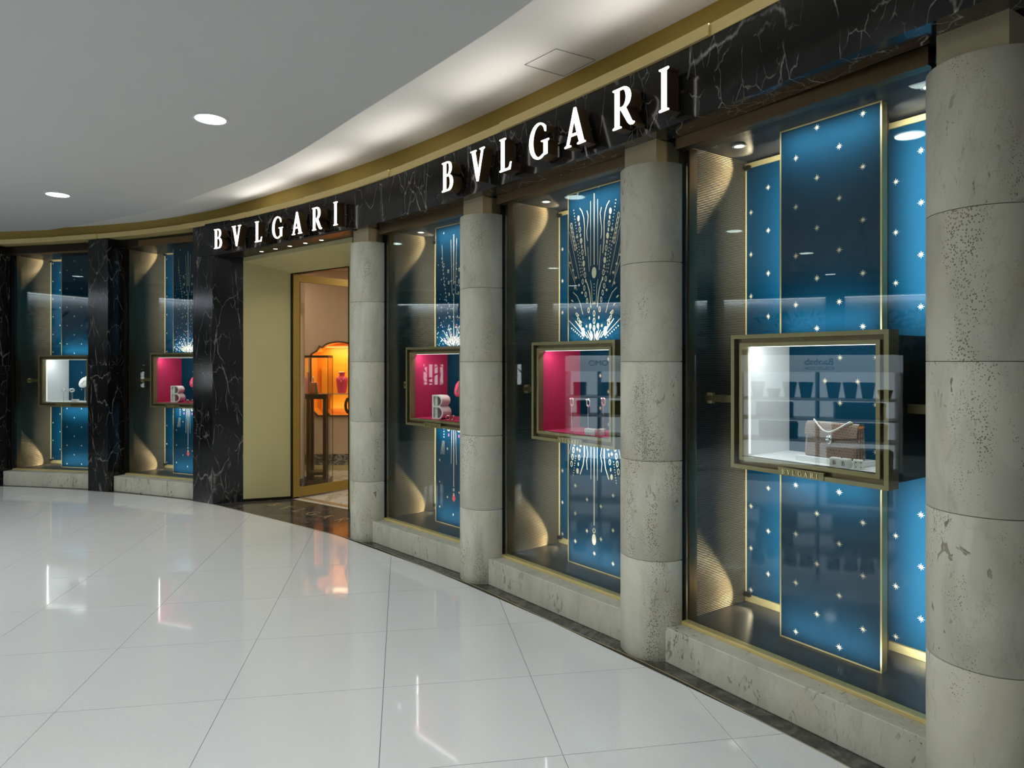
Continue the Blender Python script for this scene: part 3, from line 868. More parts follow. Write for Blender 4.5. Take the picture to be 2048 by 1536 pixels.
def deco_gold(b, hw, lo, hi0, hi1):
    c = hw; Z = lambda w: w - .187
    def sym(fn):
        for s in (-1, 1): fn(s)
    q = -.0014
    line(b, [(c, Z(2.745)), (c, Z(2.26))], q, .008)
    for s in (-1, 1):
        line(b, [(c + s * .033, Z(2.70)), (c + s * .033, Z(2.255))], q, .004)
        line(b, [(c + s * x, Z(w)) for x, w in ((.068, 2.64), (.056, 2.60), (.062, 2.55), (.070, 2.50), (.068, 2.46), (.062, 2.43))], q, .006)
        line(b, [(c + s * x, Z(w)) for x, w in ((.062, 2.39), (.056, 2.34), (.052, 2.29), (.046, 2.22))], q, .004)
        line(b, [(c + s * x, Z(w)) for x, w in ((.140, 2.67), (.118, 2.645), (.100, 2.60), (.092, 2.54), (.092, 2.46), (.090, 2.40), (.080, 2.33))], q, .007)
        for k in range(12):      # bead chain
            f = k / 11; me = (COIN, BEAD, LINK)[0 if k % 4 == 0 else 1 if k % 2 else 2]
            sc = .55 if me is COIN else .62 if me is BEAD else .95
            share(me.name, me, b, (c + s * (.150 - .070 * f), q, Z(2.60 - .44 * f)), None, (sc, 1, sc))
        for k in range(22):      # dotted lines
            f = k / 21; share('gold_dot', DOT, b, (c + s * (.198 - .09 * f), q, Z(2.665 - .46 * f)))
        for k in range(10):
            f = k / 9; share('gold_dot', DOT, b, (c + s * (.17 - .045 * f), q, Z(2.42 - .22 * f)), None, (.8, 1, 1.6))
        for k in range(6):
            f = k / 5; share('gold_link', LINK, b, (c + s * (.222 - .04 * f), q, Z(2.56 - .16 * f)))
        for x0, z0, x1, z1 in ((.240, 2.52, .145, 2.18), (.248, 2.40, .185, 2.17), (.245, 2.29, .165, 2.10)):
            line(b, [(c + s * x0, Z(z0)), (c + s * x1, Z(z1))], q, .0032)
        share('star', STAR, b, (c + s * .165, q, Z(2.475)))
        for k in range(5): share('gold_dot', DOT, b, (c + s * (.235 - .03 * k), q, Z(2.30 - .055 * k)), None, (2.1, 1, 2.1))
        # lower half: flaring stems, chains and rays of the burst
        line(b, [(c + s * x, Z(w)) for x, w in ((.082, 2.17), (.062, 2.13), (.044, 2.08), (.036, 2.03), (.030, 1.97))], q, .007)
        line(b, [(c + s * x, Z(w)) for x, w in ((.036, 2.16), (.024, 2.11), (.022, 2.04), (.014, 1.99))], q, .004)
        line(b, [(c + s * x, Z(w)) for x, w in ((.205, 2.09), (.165, 2.06), (.135, 2.01), (.108, 1.93))], q, .005)
        for k in range(4): share('gold_link', LINK, b, (c + s * (.108 - .014 * k), q, Z(2.155 - .045 * k)), None, (.9, 1, .9))
        for k in range(4):
            me = (LINK, BEAD, COIN, LINK)[k]; sc = (.9, .5, .5, .9)[k]
            share(me.name, me, b, (c + s * (.052 - .008 * k), q, Z(1.955 - .055 * k)), None, (sc, 1, sc))
        for k in range(4): share('gold_link', LINK, b, (c + s * (.105 - .016 * k + .06), q, Z(1.93 - .035 * k)), (0, s * .6, 0), (.85, 1, .85))
        share('gold_medallion', COIN, b, (c + s * .103, q, Z(1.80)), None, (.8, 1, .62))
        share('star', STAR, b, (c + s * .072, q, Z(1.845)), None, (.8, 1, .8))
        share('star', STAR, b, (c + s * .185, q, Z(2.12)), None, (.9, 1, .9))
        for a, r0, r1, w in ((18, .06, .14, .004), (27, .05, .13, .005), (36, .06, .13, .004), (44, .09, .26, .007), (52, .12, .33, .004), (62, .05, .30, .006), (70, .10, .28, .0035), (78, .12, .34, .004)):
            A = math.radians(a)
            p0, p1 = (c + s * r0 * math.sin(A), Z(1.70) + r0 * math.cos(A)), (c + s * r1 * math.sin(A), Z(1.70) + r1 * math.cos(A))
            if p1[0] < .012 or p1[0] > 2 * hw - .012:
                lim = .012 if s < 0 else 2 * hw - .012; t = (lim - p0[0]) / (p1[0] - p0[0]); p1 = (lim, p0[1] + (p1[1] - p0[1]) * t)
            if p0[1] > hi0 + .004 and abs(p0[0] - c) < hw - .012: line(b, [p0, p1], q, w)
        for k in range(7):
            share('gold_dot', DOT, b, (c + s * (.11 + .018 * k), q, Z(1.765 + .012 * k)), None, (1.2, 1, 1.2))
        for k in range(5):
            share('gold_bead', BEAD, b, (c + s * (.10 + .028 * k), q, Z(1.83 + .05 * k)), (0, s * .9, 0), (.5, 1, .6))
        # below the vitrine
        line(b, [(c + s * .030, lo - .006), (c + s * .030, Z(.80))], q, .004)
        line(b, [(c + s * x, w) for x, w in ((.075, lo - .006), (.068, lo - .05), (.060, Z(.97)), (.072, Z(.92)), (.066, Z(.86)))], q, .006)
        line(b, [(c + s * x, w) for x, w in ((.095, lo - .006), (.093, Z(.96)), (.105, Z(.89)), (.135, Z(.82)))], q, .008)
        for k in range(5):
            me = (COIN, BEAD, LINK, BEAD, COIN)[k]; sc = (.55, .6, .95, .6, .5)[k]
            share(me.name, me, b, (c + s * (.128 + .008 * k), q, lo - .03 - .048 * k), None, (sc, 1, sc))
        share('star', STAR, b, (c + s * .162, q, lo - .07))
        for k in range(9): share('gold_dot', DOT, b, (c + s * (.178 + .003 * k), q, lo - .12 - .017 * k))
        for k in range(4): share('gold_link', LINK, b, (c + s * (.192 + .009 * k), q, lo - .03 - .05 * k))
        line(b, [(c + s * .215, lo - .006), (c + s * .243, Z(.95))], q, .003)
    share('gold_medallion', COIN, b, (c, q, Z(2.207)))
    for k in range(4): share('gold_dot', DOT, b, (c, q, Z(2.13 - .022 * k)), None, (.8, 1, .8))
    share('star', STAR, b, (c, q, Z(2.0)))
    for k in range(3): share('gold_link', LINK, b, (c, q, Z(1.93 - .05 * k)))
    share('gold_link', LINK, b, (c - .022, q, Z(1.775))); share('gold_link', LINK, b, (c + .022, q, Z(1.775)))
    line(b, [(c, Z(1.745)), (c + .004, Z(1.80)), (c, Z(1.835))], q, .004)
    line(b, [(c, lo - .006), (c, Z(.49))], q, .008)
    share('gold_link', LINK, b, (c, q, Z(.455)), None, (1.2, 1, .8)); share('gold_medallion', COIN, b, (c, q, Z(.395)), None, (.9, 1, 1))
    for u, w in ((.10, 2.775), (.30, 2.785), (.075, .735), (.19, .655), (.32, .63), (.075, .54), (.19, .44), (.32, .41), (.43, .72), (.43, .49), (.075, .345), (.43, .27), (.26, .30)):
        share('star', STAR, b, (u, q, Z(w)))

def deco_gems(rng_seed, drop):
    def f(b, hw, lo, hi0, hi1):
        rng = random.Random(rng_seed); c = hw; q = -.0014; Z = lambda w: w - .187 + (hi1 - 2.61) * .0
        top = hi1
        line(b, [(c, top - .09), (c, top - .52)], q, .008)
        line(b, [(c, top - .60), (c, hi0 + .01)], q, .007)
        for s in (-1, 1):
            line(b, [(c + s * .040, top - .13), (c + s * .022, top - .60)], q, .004)
            line(b, [(c + s * .165, top - .16), (c + s * .150, top - .36)], q, .003)
            for k in range(6):
                fr = k / 5; share('gold_link', LINK, b, (c + s * (.075 - .03 * fr), q, top - .40 - .10 * k), None, (1.0 - .1 * k, 1, .75 - .06 * k))
            for k in range(12):
                share('gold_link', LINK, b, (c + s * (.165 - .006 * k), q, top - .28 - .034 * k), None, (.55, 1, .42))
            for k in range(14):
                a = math.radians(8 + 6.1 * k); r0, r1 = .05 + .02 * (k % 3), .13 + .05 * ((k * 7) % 3)
                p0 = (c + s * r0 * math.sin(a), hi0 - .03 + r0 * math.cos(a)); p1 = (c + s * r1 * math.sin(a), hi0 - .03 + r1 * math.cos(a))
                if p0[1] > hi0 + .004: line(b, [p0, p1], q, .004)
        # tiny scattered gems, too small to tell apart
        g = MB()
        for k in range(150):
            z = hi0 + .02 + (top - hi0 - .35) * rng.random() ** 1.6; u = .02 + (2 * hw - .04) * rng.random(); r = .003 + .0035 * rng.random()
            g.prism([[(u, z - r * 1.3), (u + r, z), (u, z + r * 1.3), (u - r, z)]], q, q + .0012, 'y')
        g.build('gem_print', 'print_silver', b, kind='stuff')
        g = MB()
        for k in range(26):
            z = hi0 + .02 + .35 * rng.random(); u = .02 + (2 * hw - .04) * rng.random(); r = .004
            g.prism([[(u, z - r * 1.5), (u + r, z), (u, z + r * 1.5), (u - r, z)]], q, q + .0012, 'y')
        g.build('pink_gem_print', 'print_pink', b, kind='stuff')
        # below the vitrine: strings ending in a red drop
        line(b, [(c, lo - .006), (c, drop + .06)], q, .007)
        for s in (-1, 1):
            line(b, [(c + s * .026, lo - .006), (c + s * .036, lo - .33)], q, .004)
            share('gold_link', LINK, b, (c + s * .07, q, lo - .03), None, (1.7, 1, 1.0))
            MB().prism([[(c + s * .07 + .007 * math.cos(t * math.pi / 5), lo - .085 + .015 * math.sin(t * math.pi / 5)) for t in range(10)]], q, q + .0012, 'y').build('pink_drop', 'print_pink', b)
            for k in range(4): share('gold_dot', DOT, b, (c + s * .135, q, lo - .035 - .024 * k), None, (1.4, 1, 1.4))
            for k in range(4): line(b, [(c + s * (.13 + .008 * k), lo - .14), (c + s * (.135 + .016 * k), lo - .26)], q, .002)
        for k in range(2): share('gold_link', LINK, b, (c, q, drop + .035 - .04 * k), None, (.9, 1, .6))
        MB().prism([[(c, drop - .07), (c + .022, drop - .045), (c + .014, drop - .015), (c, drop - .005), (c - .014, drop - .015), (c - .022, drop - .045)]], q, q + .0014, 'y').build('red_drop', 'print_red', b)
        for u, w in ((.06, .55), (.17, .66), (.06, .36), (.17, .24), (.06, .14), (.25, .10), (.33, .30), (.42, .5), (.42, .2), (.12, hi1 - .06), (.36, hi1 - .05)):
            share('star', STAR_S, b, (u, q, w))
    return f

N = lambda **k: k
bay1 = make_bay(1, P0, P1, 3.06, -.048, .20, True, N(sill='pale stone window sill at the far left', window='far left window with the white necklace vitrine', recess='bronze ribbed window recess at the far left',
    left='narrow blue star panel left of the white necklace vitrine', right='blue star panel behind the white necklace vitrine on its right', banner='blue banner with small stars behind the white necklace vitrine',
    vitrine='white-lined brass vitrine with a necklace bust at the far left'), -.10, deco_stars(STAR_S))
bay2 = make_bay(2, P1, P2, 3.09, -.025, .20, False, N(sill='pale stone window sill left of the doorway pillar', window='window left of the doorway with the burgundy vitrine', recess='bronze ribbed window recess left of the doorway',
    left='narrow blue panel left of the burgundy vitrine nearest the doorway pillar', right='blue panel hidden right of the burgundy vitrine left of the doorway', banner='dark blue banner with jewelled starburst left of the doorway',
    vitrine='burgundy-lined brass vitrine left of the doorway with a white letter'), -.125, deco_gems(3, .30))
bay4 = make_bay(4, C1, C2, 2.80, -.010, .182, False, N(sill='travertine window sill right of the doorway between the first two columns', window='window just right of the doorway between two columns', recess='bronze ribbed window recess just right of the doorway',
    left='narrow blue panel behind the jewelled banner right of the doorway', right='blue panel hidden behind the second column', banner='dark blue banner with hanging jewel strings right of the doorway',
    vitrine='burgundy-lined brass vitrine right of the doorway with a white letter'), -.09, deco_gems(8, .28))
bay5 = make_bay(5, C2, C3, 2.80, 0.0, .182, False, N(sill='travertine window sill under the ring display', window='window with the ring display and gold firework banner', recess='bronze ribbed window recess behind the ring vitrine',
    left='narrow bright blue panel left of the gold firework banner', right='blue panel hidden right of the gold firework banner', banner='dark blue banner with gold firework pattern of chains and rays',
    vitrine='burgundy-lined brass vitrine holding four rings on stands'), -.09, deco_gold)
bay6 = make_bay(6, C3, C4, 2.80, 0.0, .182, True, N(sill='long travertine window sill under the handbag window', window='large window with the handbag vitrine', recess='bronze ribbed window recess behind the handbag vitrine',
    left='bright blue star panel left of the handbag vitrine', right='blue star panel right of the handbag vitrine next to the large column', banner='tall dark blue star banner behind the handbag vitrine',
    vitrine='white-lined brass vitrine holding the brown handbag'), -.09, deco_stars(STAR))

# ------------------------------------------------------------------ contents of the vitrines (vitrine floor space: x along, y inwards from the front, z up)
def at(bay, x, y, rz=0.0, z=0.0): return bay[3] @ Matrix.Translation((x, y, z + .0005)) @ Matrix.Rotation(rz, 4, 'Z')
def die(bay, x, y, rz, s, lab, mark='pips', grp='white dice', z=0.0):
    t = thing('die', lab, 'die', mat=at(bay, x, y, rz, z), group=grp)
    h = s / 2
    MB().box(-h, h, -h, h, 0, s).build('cube', 'porcelain', t, bevel=s * .08)
    if mark == 'B':
        MB().prism(glyph('B', s * .5, 0, h), -h - .0006, -h + .0002, 'y').build('letter_mark', 'die_ink', t)
    else:
        m = MB()
        for a in (-.5, .5):
            for b in (-.5, .5): m.box(a * h - s * .05, a * h + s * .05, -h - .0006, -h + .0004, h + b * h - s * .05, h + b * h + s * .05)
        m.build('pips', 'die_ink', t, kind='stuff')
    m = MB()
    for a in (-.45, .45): m.box(a * h - s * .05, a * h + s * .05, a * h - s * .05, a * h + s * .05, s - .0003, s + .0006)
    m.build('top_pips', 'die_ink', t, kind='stuff')
def ring_stand(bay, x, y, h, rz, lab, metal, grp, r=.022):
    t = thing('ring_stand', lab, 'ring stand', mat=at(bay, x, y, rz), group=grp)
    MB().lathe([(.010, 0), (.010, .003), (.0028, .0035), (.0028, h - r)], 12).build('rod', 'rose_gold' if metal != 'silver' else 'silver', t, 30)
    MB().tube([(r * .78 * math.cos(k * math.pi / 12), 0, h + r * .78 * math.sin(k * math.pi / 12)) for k in range(24)], .0036, 6, True).build('holder_loop', 'pink_bust' if metal != 'silver' else 'white_bust', t, 60)
    rg = MB().tube([(r * math.cos(k * math.pi / 12), .001, h + r * math.sin(k * math.pi / 12)) for k in range(24)], .0046, 8, True).build('ring', metal, t, 60)
    MB().sphere((-r * .75, -.002, h + r * .75), .0085, .0085, .0065, 8, 5).build('gem', 'gemstone', rg, 20)
def bust(bay, x, y, lab, mat, gem, grp, tilt=.55, s=1.0, rz=0.0, z=.0):
    t = thing('necklace_bust', lab, 'jewellery bust', mat=at(bay, x, y, rz, z), group=grp)
    ax = Vector((math.sin(tilt), .25, math.cos(tilt))).normalized(); side = Vector((math.cos(tilt), 0, -math.sin(tilt))); nrm = ax.cross(side).normalized()
    base = Vector((-.03, 0, .165)) * s
    secs = [(.0, .012, .006), (.012, .036, .012), (.04, .052, .016), (.075, .056, .018), (.105, .046, .018), (.125, .032, .018), (.145, .026, .018), (.17, .026, .018), (.178, .024, .016)]
    MB().loft([(base + ax * k * s, side * a * s, nrm * b * s) for k, a, b in secs], 20).build('bust_form', mat, t, 60)
    MB().tube([(.02 * s, .02, 0), (.02 * s, .02, .22 * s)], .004, 8).build('rod', 'silver' if mat == 'white_bust' else 'rose_gold', t, 40)
    MB().lathe([(.03, 0), (.03, .004), (.005, .006)], 16, (.02 * s, .02, 0)).build('foot', 'silver' if mat == 'white_bust' else 'rose_gold', t, 40)
    def on(k, a, d=.0185): return base + ax * k * s + side * a * s - nrm * (-d if nrm.y < 0 else d) * s
    f = -1 if nrm.y > 0 else 1
    def fr(k, a, d): return base + ax * k * s + side * a * s + nrm * f * d * s
    pts = [fr(.135, -.026, .010), fr(.115, -.022, .016), fr(.088, -.008, .020), fr(.078, 0, .021), fr(.088, .010, .020), fr(.115, .024, .017), fr(.138, .026, .012)]
    ch = MB().tube(pts, .0022 * s, 6).build('necklace', gem if gem == 'silver' else 'bright_brass', t, 60)
    MB().tube([fr(.078, 0, .021), fr(.05, 0, .021)], .0022 * s, 6).build('drop_chain', 'silver', ch, 60)
    MB().sphere(fr(.042, 0, .020), .007 * s, .004 * s, .009 * s, 8, 6).build('pendant', 'emerald' if gem == 'emerald' else 'gemstone', ch, 30)
def letter_b(bay, x, y, h, lab, rz=0.0):
    t = thing('letter_ornament', lab, 'ornament', mat=at(bay, x, y, rz), group='white letter ornaments')
    k = h
    outer = [(0, 0)] + arc(.36, .275, .30, .275, -90, 66, 14) + arc(.34, .775, .26, .225, -60, 90, 14) + [(0, 1)]
    h1 = [(.07, .06)] + arc(.35, .275, .23, .215, -90, 90, 12) + [(.07, .49)]
    h2 = [(.07, .55)] + arc(.33, .75, .20, .195, -90, 90, 12) + [(.07, .945)]
    sc = lambda lp: [((px - .32) * k, pz * k) for px, pz in lp]
    d = .10
    ob = MB().prism([sc(outer), sc(h1), sc(h2)], -d / 2, d / 2, 'y').build('shell', 'porcelain', t, 50, bevel=.002)
    # upright web set back inside the shell
    MB().box(-.25 * k, -.10 * k, -d * .30, -d * .22, .06 * k, .49 * k).build('stem_panel', 'porcelain', t)
    MB().box(-.25 * k, -.10 * k, -d * .30, -d * .22, .55 * k, .945 * k).build('stem_panel', 'porcelain', t)

# far left, white
ring_stand(bay1, -.14, .14, .148, .3, 'silver ring on a thin stand left of the white bust', 'silver', 'ring stands in the far left vitrine')
ring_stand(bay1, -.04, .16, .150, .8, 'paired silver earring stand next to the white bust', 'silver', 'ring stands in the far left vitrine')
ring_stand(bay1, -.02, .16, .152, .8, 'second silver hoop beside the white bust stand', 'silver', 'ring stands in the far left vitrine')
bust(bay1, .035, .26, 'white oval necklace bust with a silver pendant chain', 'white_bust', 'silver', 'necklace busts', .60, 1.15, z=0)
die(bay1, .06, .095, .25, .036, 'left white die in the far left necklace vitrine'); die(bay1, .108, .10, -.2, .036, 'right white die in the far left necklace vitrine')
# left of the door, burgundy
letter_b(bay2, -.075, .14, .205, 'white letter B ornament in the vitrine left of the doorway', .15)
bust(bay2, .05, .26, 'red necklace bust with a white pendant left of the doorway', 'pink_bust', 'silver', 'necklace busts', .45, 1.15)
for k, (x, y) in enumerate(((.13, .10), (.20, .12), (.165, .09))):
    t = thing('gem_ring', ('pink jewelled ring nearest the letter left of the doorway', 'pink jewelled ring at the right edge of the vitrine left of the doorway', 'pink jewelled ring at the front of the vitrine left of the doorway')[k], 'ring', mat=at(bay2, x, y, .5 * k), group='rings lying in burgundy vitrines')
    MB().tube([(.016 * math.cos(a * math.pi / 10), 0, .020 + .016 * math.sin(a * math.pi / 10)) for a in range(20)], .005, 8, True).build('band', 'rose_gold', t, 60)
    MB().sphere((-.008, -.002, .036), .008, n=8, m=6).build('gem', 'gemstone', t, 20)
# right of the door, burgundy
letter_b(bay4, -.06, .14, .205, 'white letter B ornament in the vitrine right of the doorway', .1)
bust(bay4, .055, .24, 'red necklace bust with a green pendant right of the doorway', 'pink_bust', 'emerald', 'necklace busts', .30, 1.15)
for k, (x, y) in enumerate(((.135, .11), (.095, .088))):
    t = thing('gem_ring', ('jewelled ring beside the letter right of the doorway', 'smaller jewelled ring at the front right of the doorway')[k], 'ring', mat=at(bay4, x, y, .5 * k), group='rings lying in burgundy vitrines')
    MB().tube([(.018 * math.cos(a * math.pi / 10), 0, .022 + .018 * math.sin(a * math.pi / 10)) for a in range(20)], .005, 8, True).build('band', 'rose_gold', t, 60)
    MB().sphere((.010, -.002, .038), .008, n=8, m=6).build('gem', 'gemstone', t, 20)
# ring vitrine
for k, (x, mtl, lab) in enumerate(((-.118, 'rose_gold', 'leftmost of the four rings on stands, rose gold'), (.025, 'silver', 'second ring from the left on a stand, white gold'), (.153, 'rose_gold', 'third ring from the left on a stand, rose gold and tallest'), (.258, 'silver', 'rightmost of the four rings on stands, silver with a pink loop'))):
    ring_stand(bay5, x, .13 + .012 * k, .205 + (.012 if k == 2 else 0), -.35, lab, mtl, 'rings on stands', .026)
die(bay5, .080, .090, .3, .042, 'left white die below the rings'); die(bay5, .128, .092, .1, .042, 'middle white die below the rings'); die(bay5, .150, .142, .5, .042, 'rear white die below the rings')
# handbag vitrine
pl = thing('display_plinth', 'low white slab under the brown handbag', 'plinth', mat=at(bay6, .045, .19, .0))
MB().box(-.155, .165, -.065, .075, 0, .024).build('slab', 'white_leather', pl, bevel=.002)
hb = thing('handbag', 'brown crocodile flap handbag with a snake-head clasp and rope handle', 'handbag', mat=at(bay6, .050, .19, -.03, .025))
def profile(y0, y1, y2, y3, z1): return [(y0, 0), (y1, 0), (y2, z1), (y3, z1)]
MB().prism([profile(-.046, .046, .030, -.022, .155)], -.128, .128, 'x').build('body', 'crocodile_leather', hb, bevel=.010)
fl_pts = []
nf = 16
m = MB()
for i in range(nf + 1):            # flap: folds over the top and hangs in front with a pointed lower edge
    u = -.130 + .260 * i / nf; low = .088 + .016 * abs(u) / .13
    m.v += [(u, .034, .150), (u, .020, .166), (u, -.016, .167), (u, -.030, .150), (u, -.041, low)]
    m.v += [(u, .030, .148), (u, .018, .161), (u, -.014, .162), (u, -.026, .149), (u, -.0365, low)]
for i in range(nf):
    a, b = 10 * i, 10 * i + 10
    for s_ in range(4):
        m.f.append((a + s_, a + s_ + 1, b + s_ + 1, b + s_)); m.f.append((a + 5 + s_, b + 5 + s_, b + 6 + s_, a + 6 + s_))
    m.f.append((a + 4, a + 9, b + 9, b + 4)); m.f.append((a, b, b + 5, a + 5))
for a in (0, 10 * nf):
    for s_ in range(4): m.f.append((a + s_, a + s_ + 1, a + s_ + 6, a + s_ + 5))
m.build('flap', 'crocodile_leather', hb, 50)
for s_ in (-1, 1):
    for k in range(3):
        y = -.024 + .022 * k
        MB().prism([[(y - .008, .006), (y + .008, .006), (y * .7 + .006, .140), (y * .7 - .006, .140)]], s_ * .127, s_ * (.133 - .001 * abs(k - 1)), 'x').build('gusset_fold', 'crocodile_leather', hb, bevel=.002)
MB().box(.110, .1285, -.018, .024, .145, .158).build('red_lining', 'orange_leather', hb, bevel=.003)
MB().tube([(-.092 + .184 * k / 20, -.020 - .034 * math.sin(math.pi * k / 20), .168 - .036 * math.sin(math.pi * k / 20) + .008 * math.cos(2 * math.pi * k / 20)) for k in range(21)], .0042, 8).build('rope_handle', 'white_bust', hb, 60)
for s_ in (-.092, .092): MB().sphere((s_, -.014, .170), .007, n=8, m=6).build('handle_ring', 'bright_brass', hb, 40)
cl = MB().loft([((0, -.042, .066), (.006, 0, 0), (0, .004, 0)), ((0, -.045, .074), (.013, 0, 0), (0, .007, 0)), ((0, -.046, .088), (.0165, 0, 0), (0, .009, 0)), ((0, -.044, .102), (.013, 0, 0), (0, .007, 0)), ((0, -.041, .109), (.007, 0, 0), (0, .004, 0))], 14).build('snake_clasp', 'silver', hb, 50)
for s_ in (-1, 1): MB().sphere((s_ * .007, -.053, .094), .0038, n=8, m=6).build('clasp_eye', 'die_ink', cl, 40)
for k in range(3): MB().tube([(-.010 + .002 * k, -.0545 + .001 * k, .084 - .006 * k), (0, -.0562 + .001 * k, .081 - .006 * k), (.010 - .002 * k, -.0545 + .001 * k, .084 - .006 * k)], .0012, 6).build('clasp_scale', 'die_ink', cl)
die(bay6, .112, .088, .28, .041, 'front left white die with a letter before the handbag', 'B', 'dice by the handbag')
die(bay6, .160, .086, .05, .041, 'front right white die with a letter before the handbag', 'B', 'dice by the handbag')
die(bay6, .214, .096, .5, .041, 'rear white die partly hidden before the handbag', 'pips', 'dice by the handbag')

# ------------------------------------------------------------------ doorway
FLp, FRp, BLp, BRp = (-3.077, 7.672), (-1.527, 6.414), (-2.591, 7.838), (-1.748, 7.228)
hf, hb_ = 2.756, 2.641
po = struct('trim_1', label='cream splayed reveal around the doorway')
def shell(quads, name, mat, par, th=.02):
    m = MB()
    for q in quads: m.quad(*q)
    o = m.build(name, mat, par); return o
shell([((*FLp, .03), (*BLp, .03), (*BLp, hb_), (*FLp, hf))], 'left_reveal', 'cream_plaster', po)
shell([((*FLp, hf), (*BLp, hb_), (*BRp, hb_), (*FRp, hf))], 'head_reveal', 'cream_plaster', po)
shell([((*FRp, .03), (*BRp, .03), (*BRp, hb_), (*FRp, hf))], 'right_reveal', 'cream_plaster', po)
shell([((*FLp, 0), (*BLp, 0), (*BLp, .032), (*FLp, .032))], 'reveal_base', 'bronze_dark', po)
for o in po.children:
    s = o.modifiers.new('thickness', 'SOLIDIFY'); s.thickness = .012; s.offset = 0
# dark soffit over the threshold with five small downlights
so = struct('trim_2', label='dark polished soffit over the doorway')
MB().prism([[(-3.40, 7.56), (-3.077, 7.672), (-1.527, 6.414), (-1.30, 6.14), (-1.46, 6.06), (-2.62, 7.01)]], 2.795, 2.81).build('soffit_panel', 'bronze_dark', so)
MB().prism([[FLp, FRp, (FRp[0] + .012, FRp[1] + .014), (FLp[0] + .012, FLp[1] + .014)]], hf - .002, 2.80).build('soffit_edge', 'cream_plaster', so)
for k, (x, y) in enumerate(((-2.705, 7.235), (-2.495, 7.065), (-2.285, 6.895), (-2.075, 6.725), (-1.865, 6.555))):
    t = thing('soffit_spot', 'small recessed spot over the doorway, number %s from the left pillar' % ('one', 'two', 'three', 'four', 'five')[k], 'downlight', (x, y, 2.795), group='spots over the doorway')
    MB().lathe([(.022, -.001), (.022, -.004), (.030, -.004), (.030, .001)], 20, cap=False).build('bezel', 'bronze', t, 40)
    MB().lathe([(.001, -.0025), (.021, -.0025)], 16).build('lens', 'spot_glow', t)
    lamp('SPOT', (0, 0, -.01), (.08, .10, -1), 4.5, (1.0, .92, .74), t, name='soffit_beam', spot_size=math.radians(110), spot_blend=.6, shadow_soft_size=.02)
# inlaid brass name in the threshold
th = thing('threshold_lettering', 'brass letters inlaid in the dark marble threshold', 'lettering', (-2.2, 7.15, 0))
a_thr = math.atan2(6.78 - 7.51, -1.70 + 2.66)
for ch, k in zip('BVLGARI', range(7)):
    f = k / 6.0; x = -2.665 + (1.13) * f; y = 7.515 - .86 * f
    m = MB().prism(glyph(ch, .15), 0, .0012, 'z'); c_, s_ = math.cos(a_thr), math.sin(a_thr)
    m.v = [(x + 2.2 + c_ * p[0] - s_ * p[1], y - 7.15 + s_ * p[0] + c_ * p[1], p[2]) for p in m.v]
    m.build('inlaid_letter', 'inlay_brass', th)
# threshold marble
tr = struct('floor_shop', label='marble floor inside the doorway')
MB().prism([[(-3.35, 7.57), (-1.40, 6.05), (-1.2, 6.6), (-1.70, 7.22), (-2.60, 7.85), (-3.02, 7.75)]], -.011, -.0002).build('threshold_slab', 'dark_threshold', tr)
MB().prism([[(-2.60, 7.852), (-1.70, 7.222), (-1.2, 6.9), (.6, 7.4), (.6, 10.2), (-4.6, 10.2), (-4.6, 8.9), (-3.0, 8.5)]], -.011, -.0002).build('marble_slab', 'white_marble', tr)
MB().prism([[(-2.50, 7.86), (-1.72, 7.30), (-1.66, 7.36), (-2.44, 7.92)]], -.01, .0006).build('brass_strip', 'inlay_brass', tr)
# door frame and the open glass leaf
do = struct('door_1', label='brass framed glass door standing open into the shop')
dj = Vector(BLp); dd = (Vector(BRp) - dj).normalized(); de = Vector((-dd.y, dd.x))
def planbox(p, d, e, a0, a1, b0, b1, z0, z1):
    return MB().prism([[tuple(p + d * a0 + e * b0), tuple(p + d * a1 + e * b0), tuple(p + d * a1 + e * b1), tuple(p + d * a0 + e * b1)]], z0, z1)
planbox(dj, dd, de, -.012, .03, .0, .09, 0, hb_).build('jamb', 'bronze_dark', do)
planbox(dj, dd, de, 1.01, 1.06, .0, .09, 0, hb_).build('jamb', 'bronze_dark', do)
planbox(dj, dd, de, -.01, 1.05, .02, .09, hb_ - .012, hb_ + .03).build('head_track', 'bronze_dark', do)
hp = dj + dd * .032 + de * .01; la = math.radians(49); ld = Vector((math.cos(la), math.sin(la))); le = Vector((-ld.y, ld.x))
LW, LH = .96, 2.628
planbox(hp, ld, le, 0, .075, -.02, .02, .02, LH).build('stile', 'gold_dark', do)
planbox(hp, ld, le, LW - .075, LW, -.02, .02, .02, LH).build('stile', 'gold_dark', do)
planbox(hp, ld, le, .075, LW - .075, -.02, .02, LH - .085, LH).build('top_rail', 'gold_dark', do)
planbox(hp, ld, le, .075, LW - .075, -.02, .02, .02, .125).build('bottom_rail', 'gold_dark', do)
planbox(hp, ld, le, .07, LW - .07, -.004, .004, .12, LH - .08).build('door_pane', 'thin_glass', do)
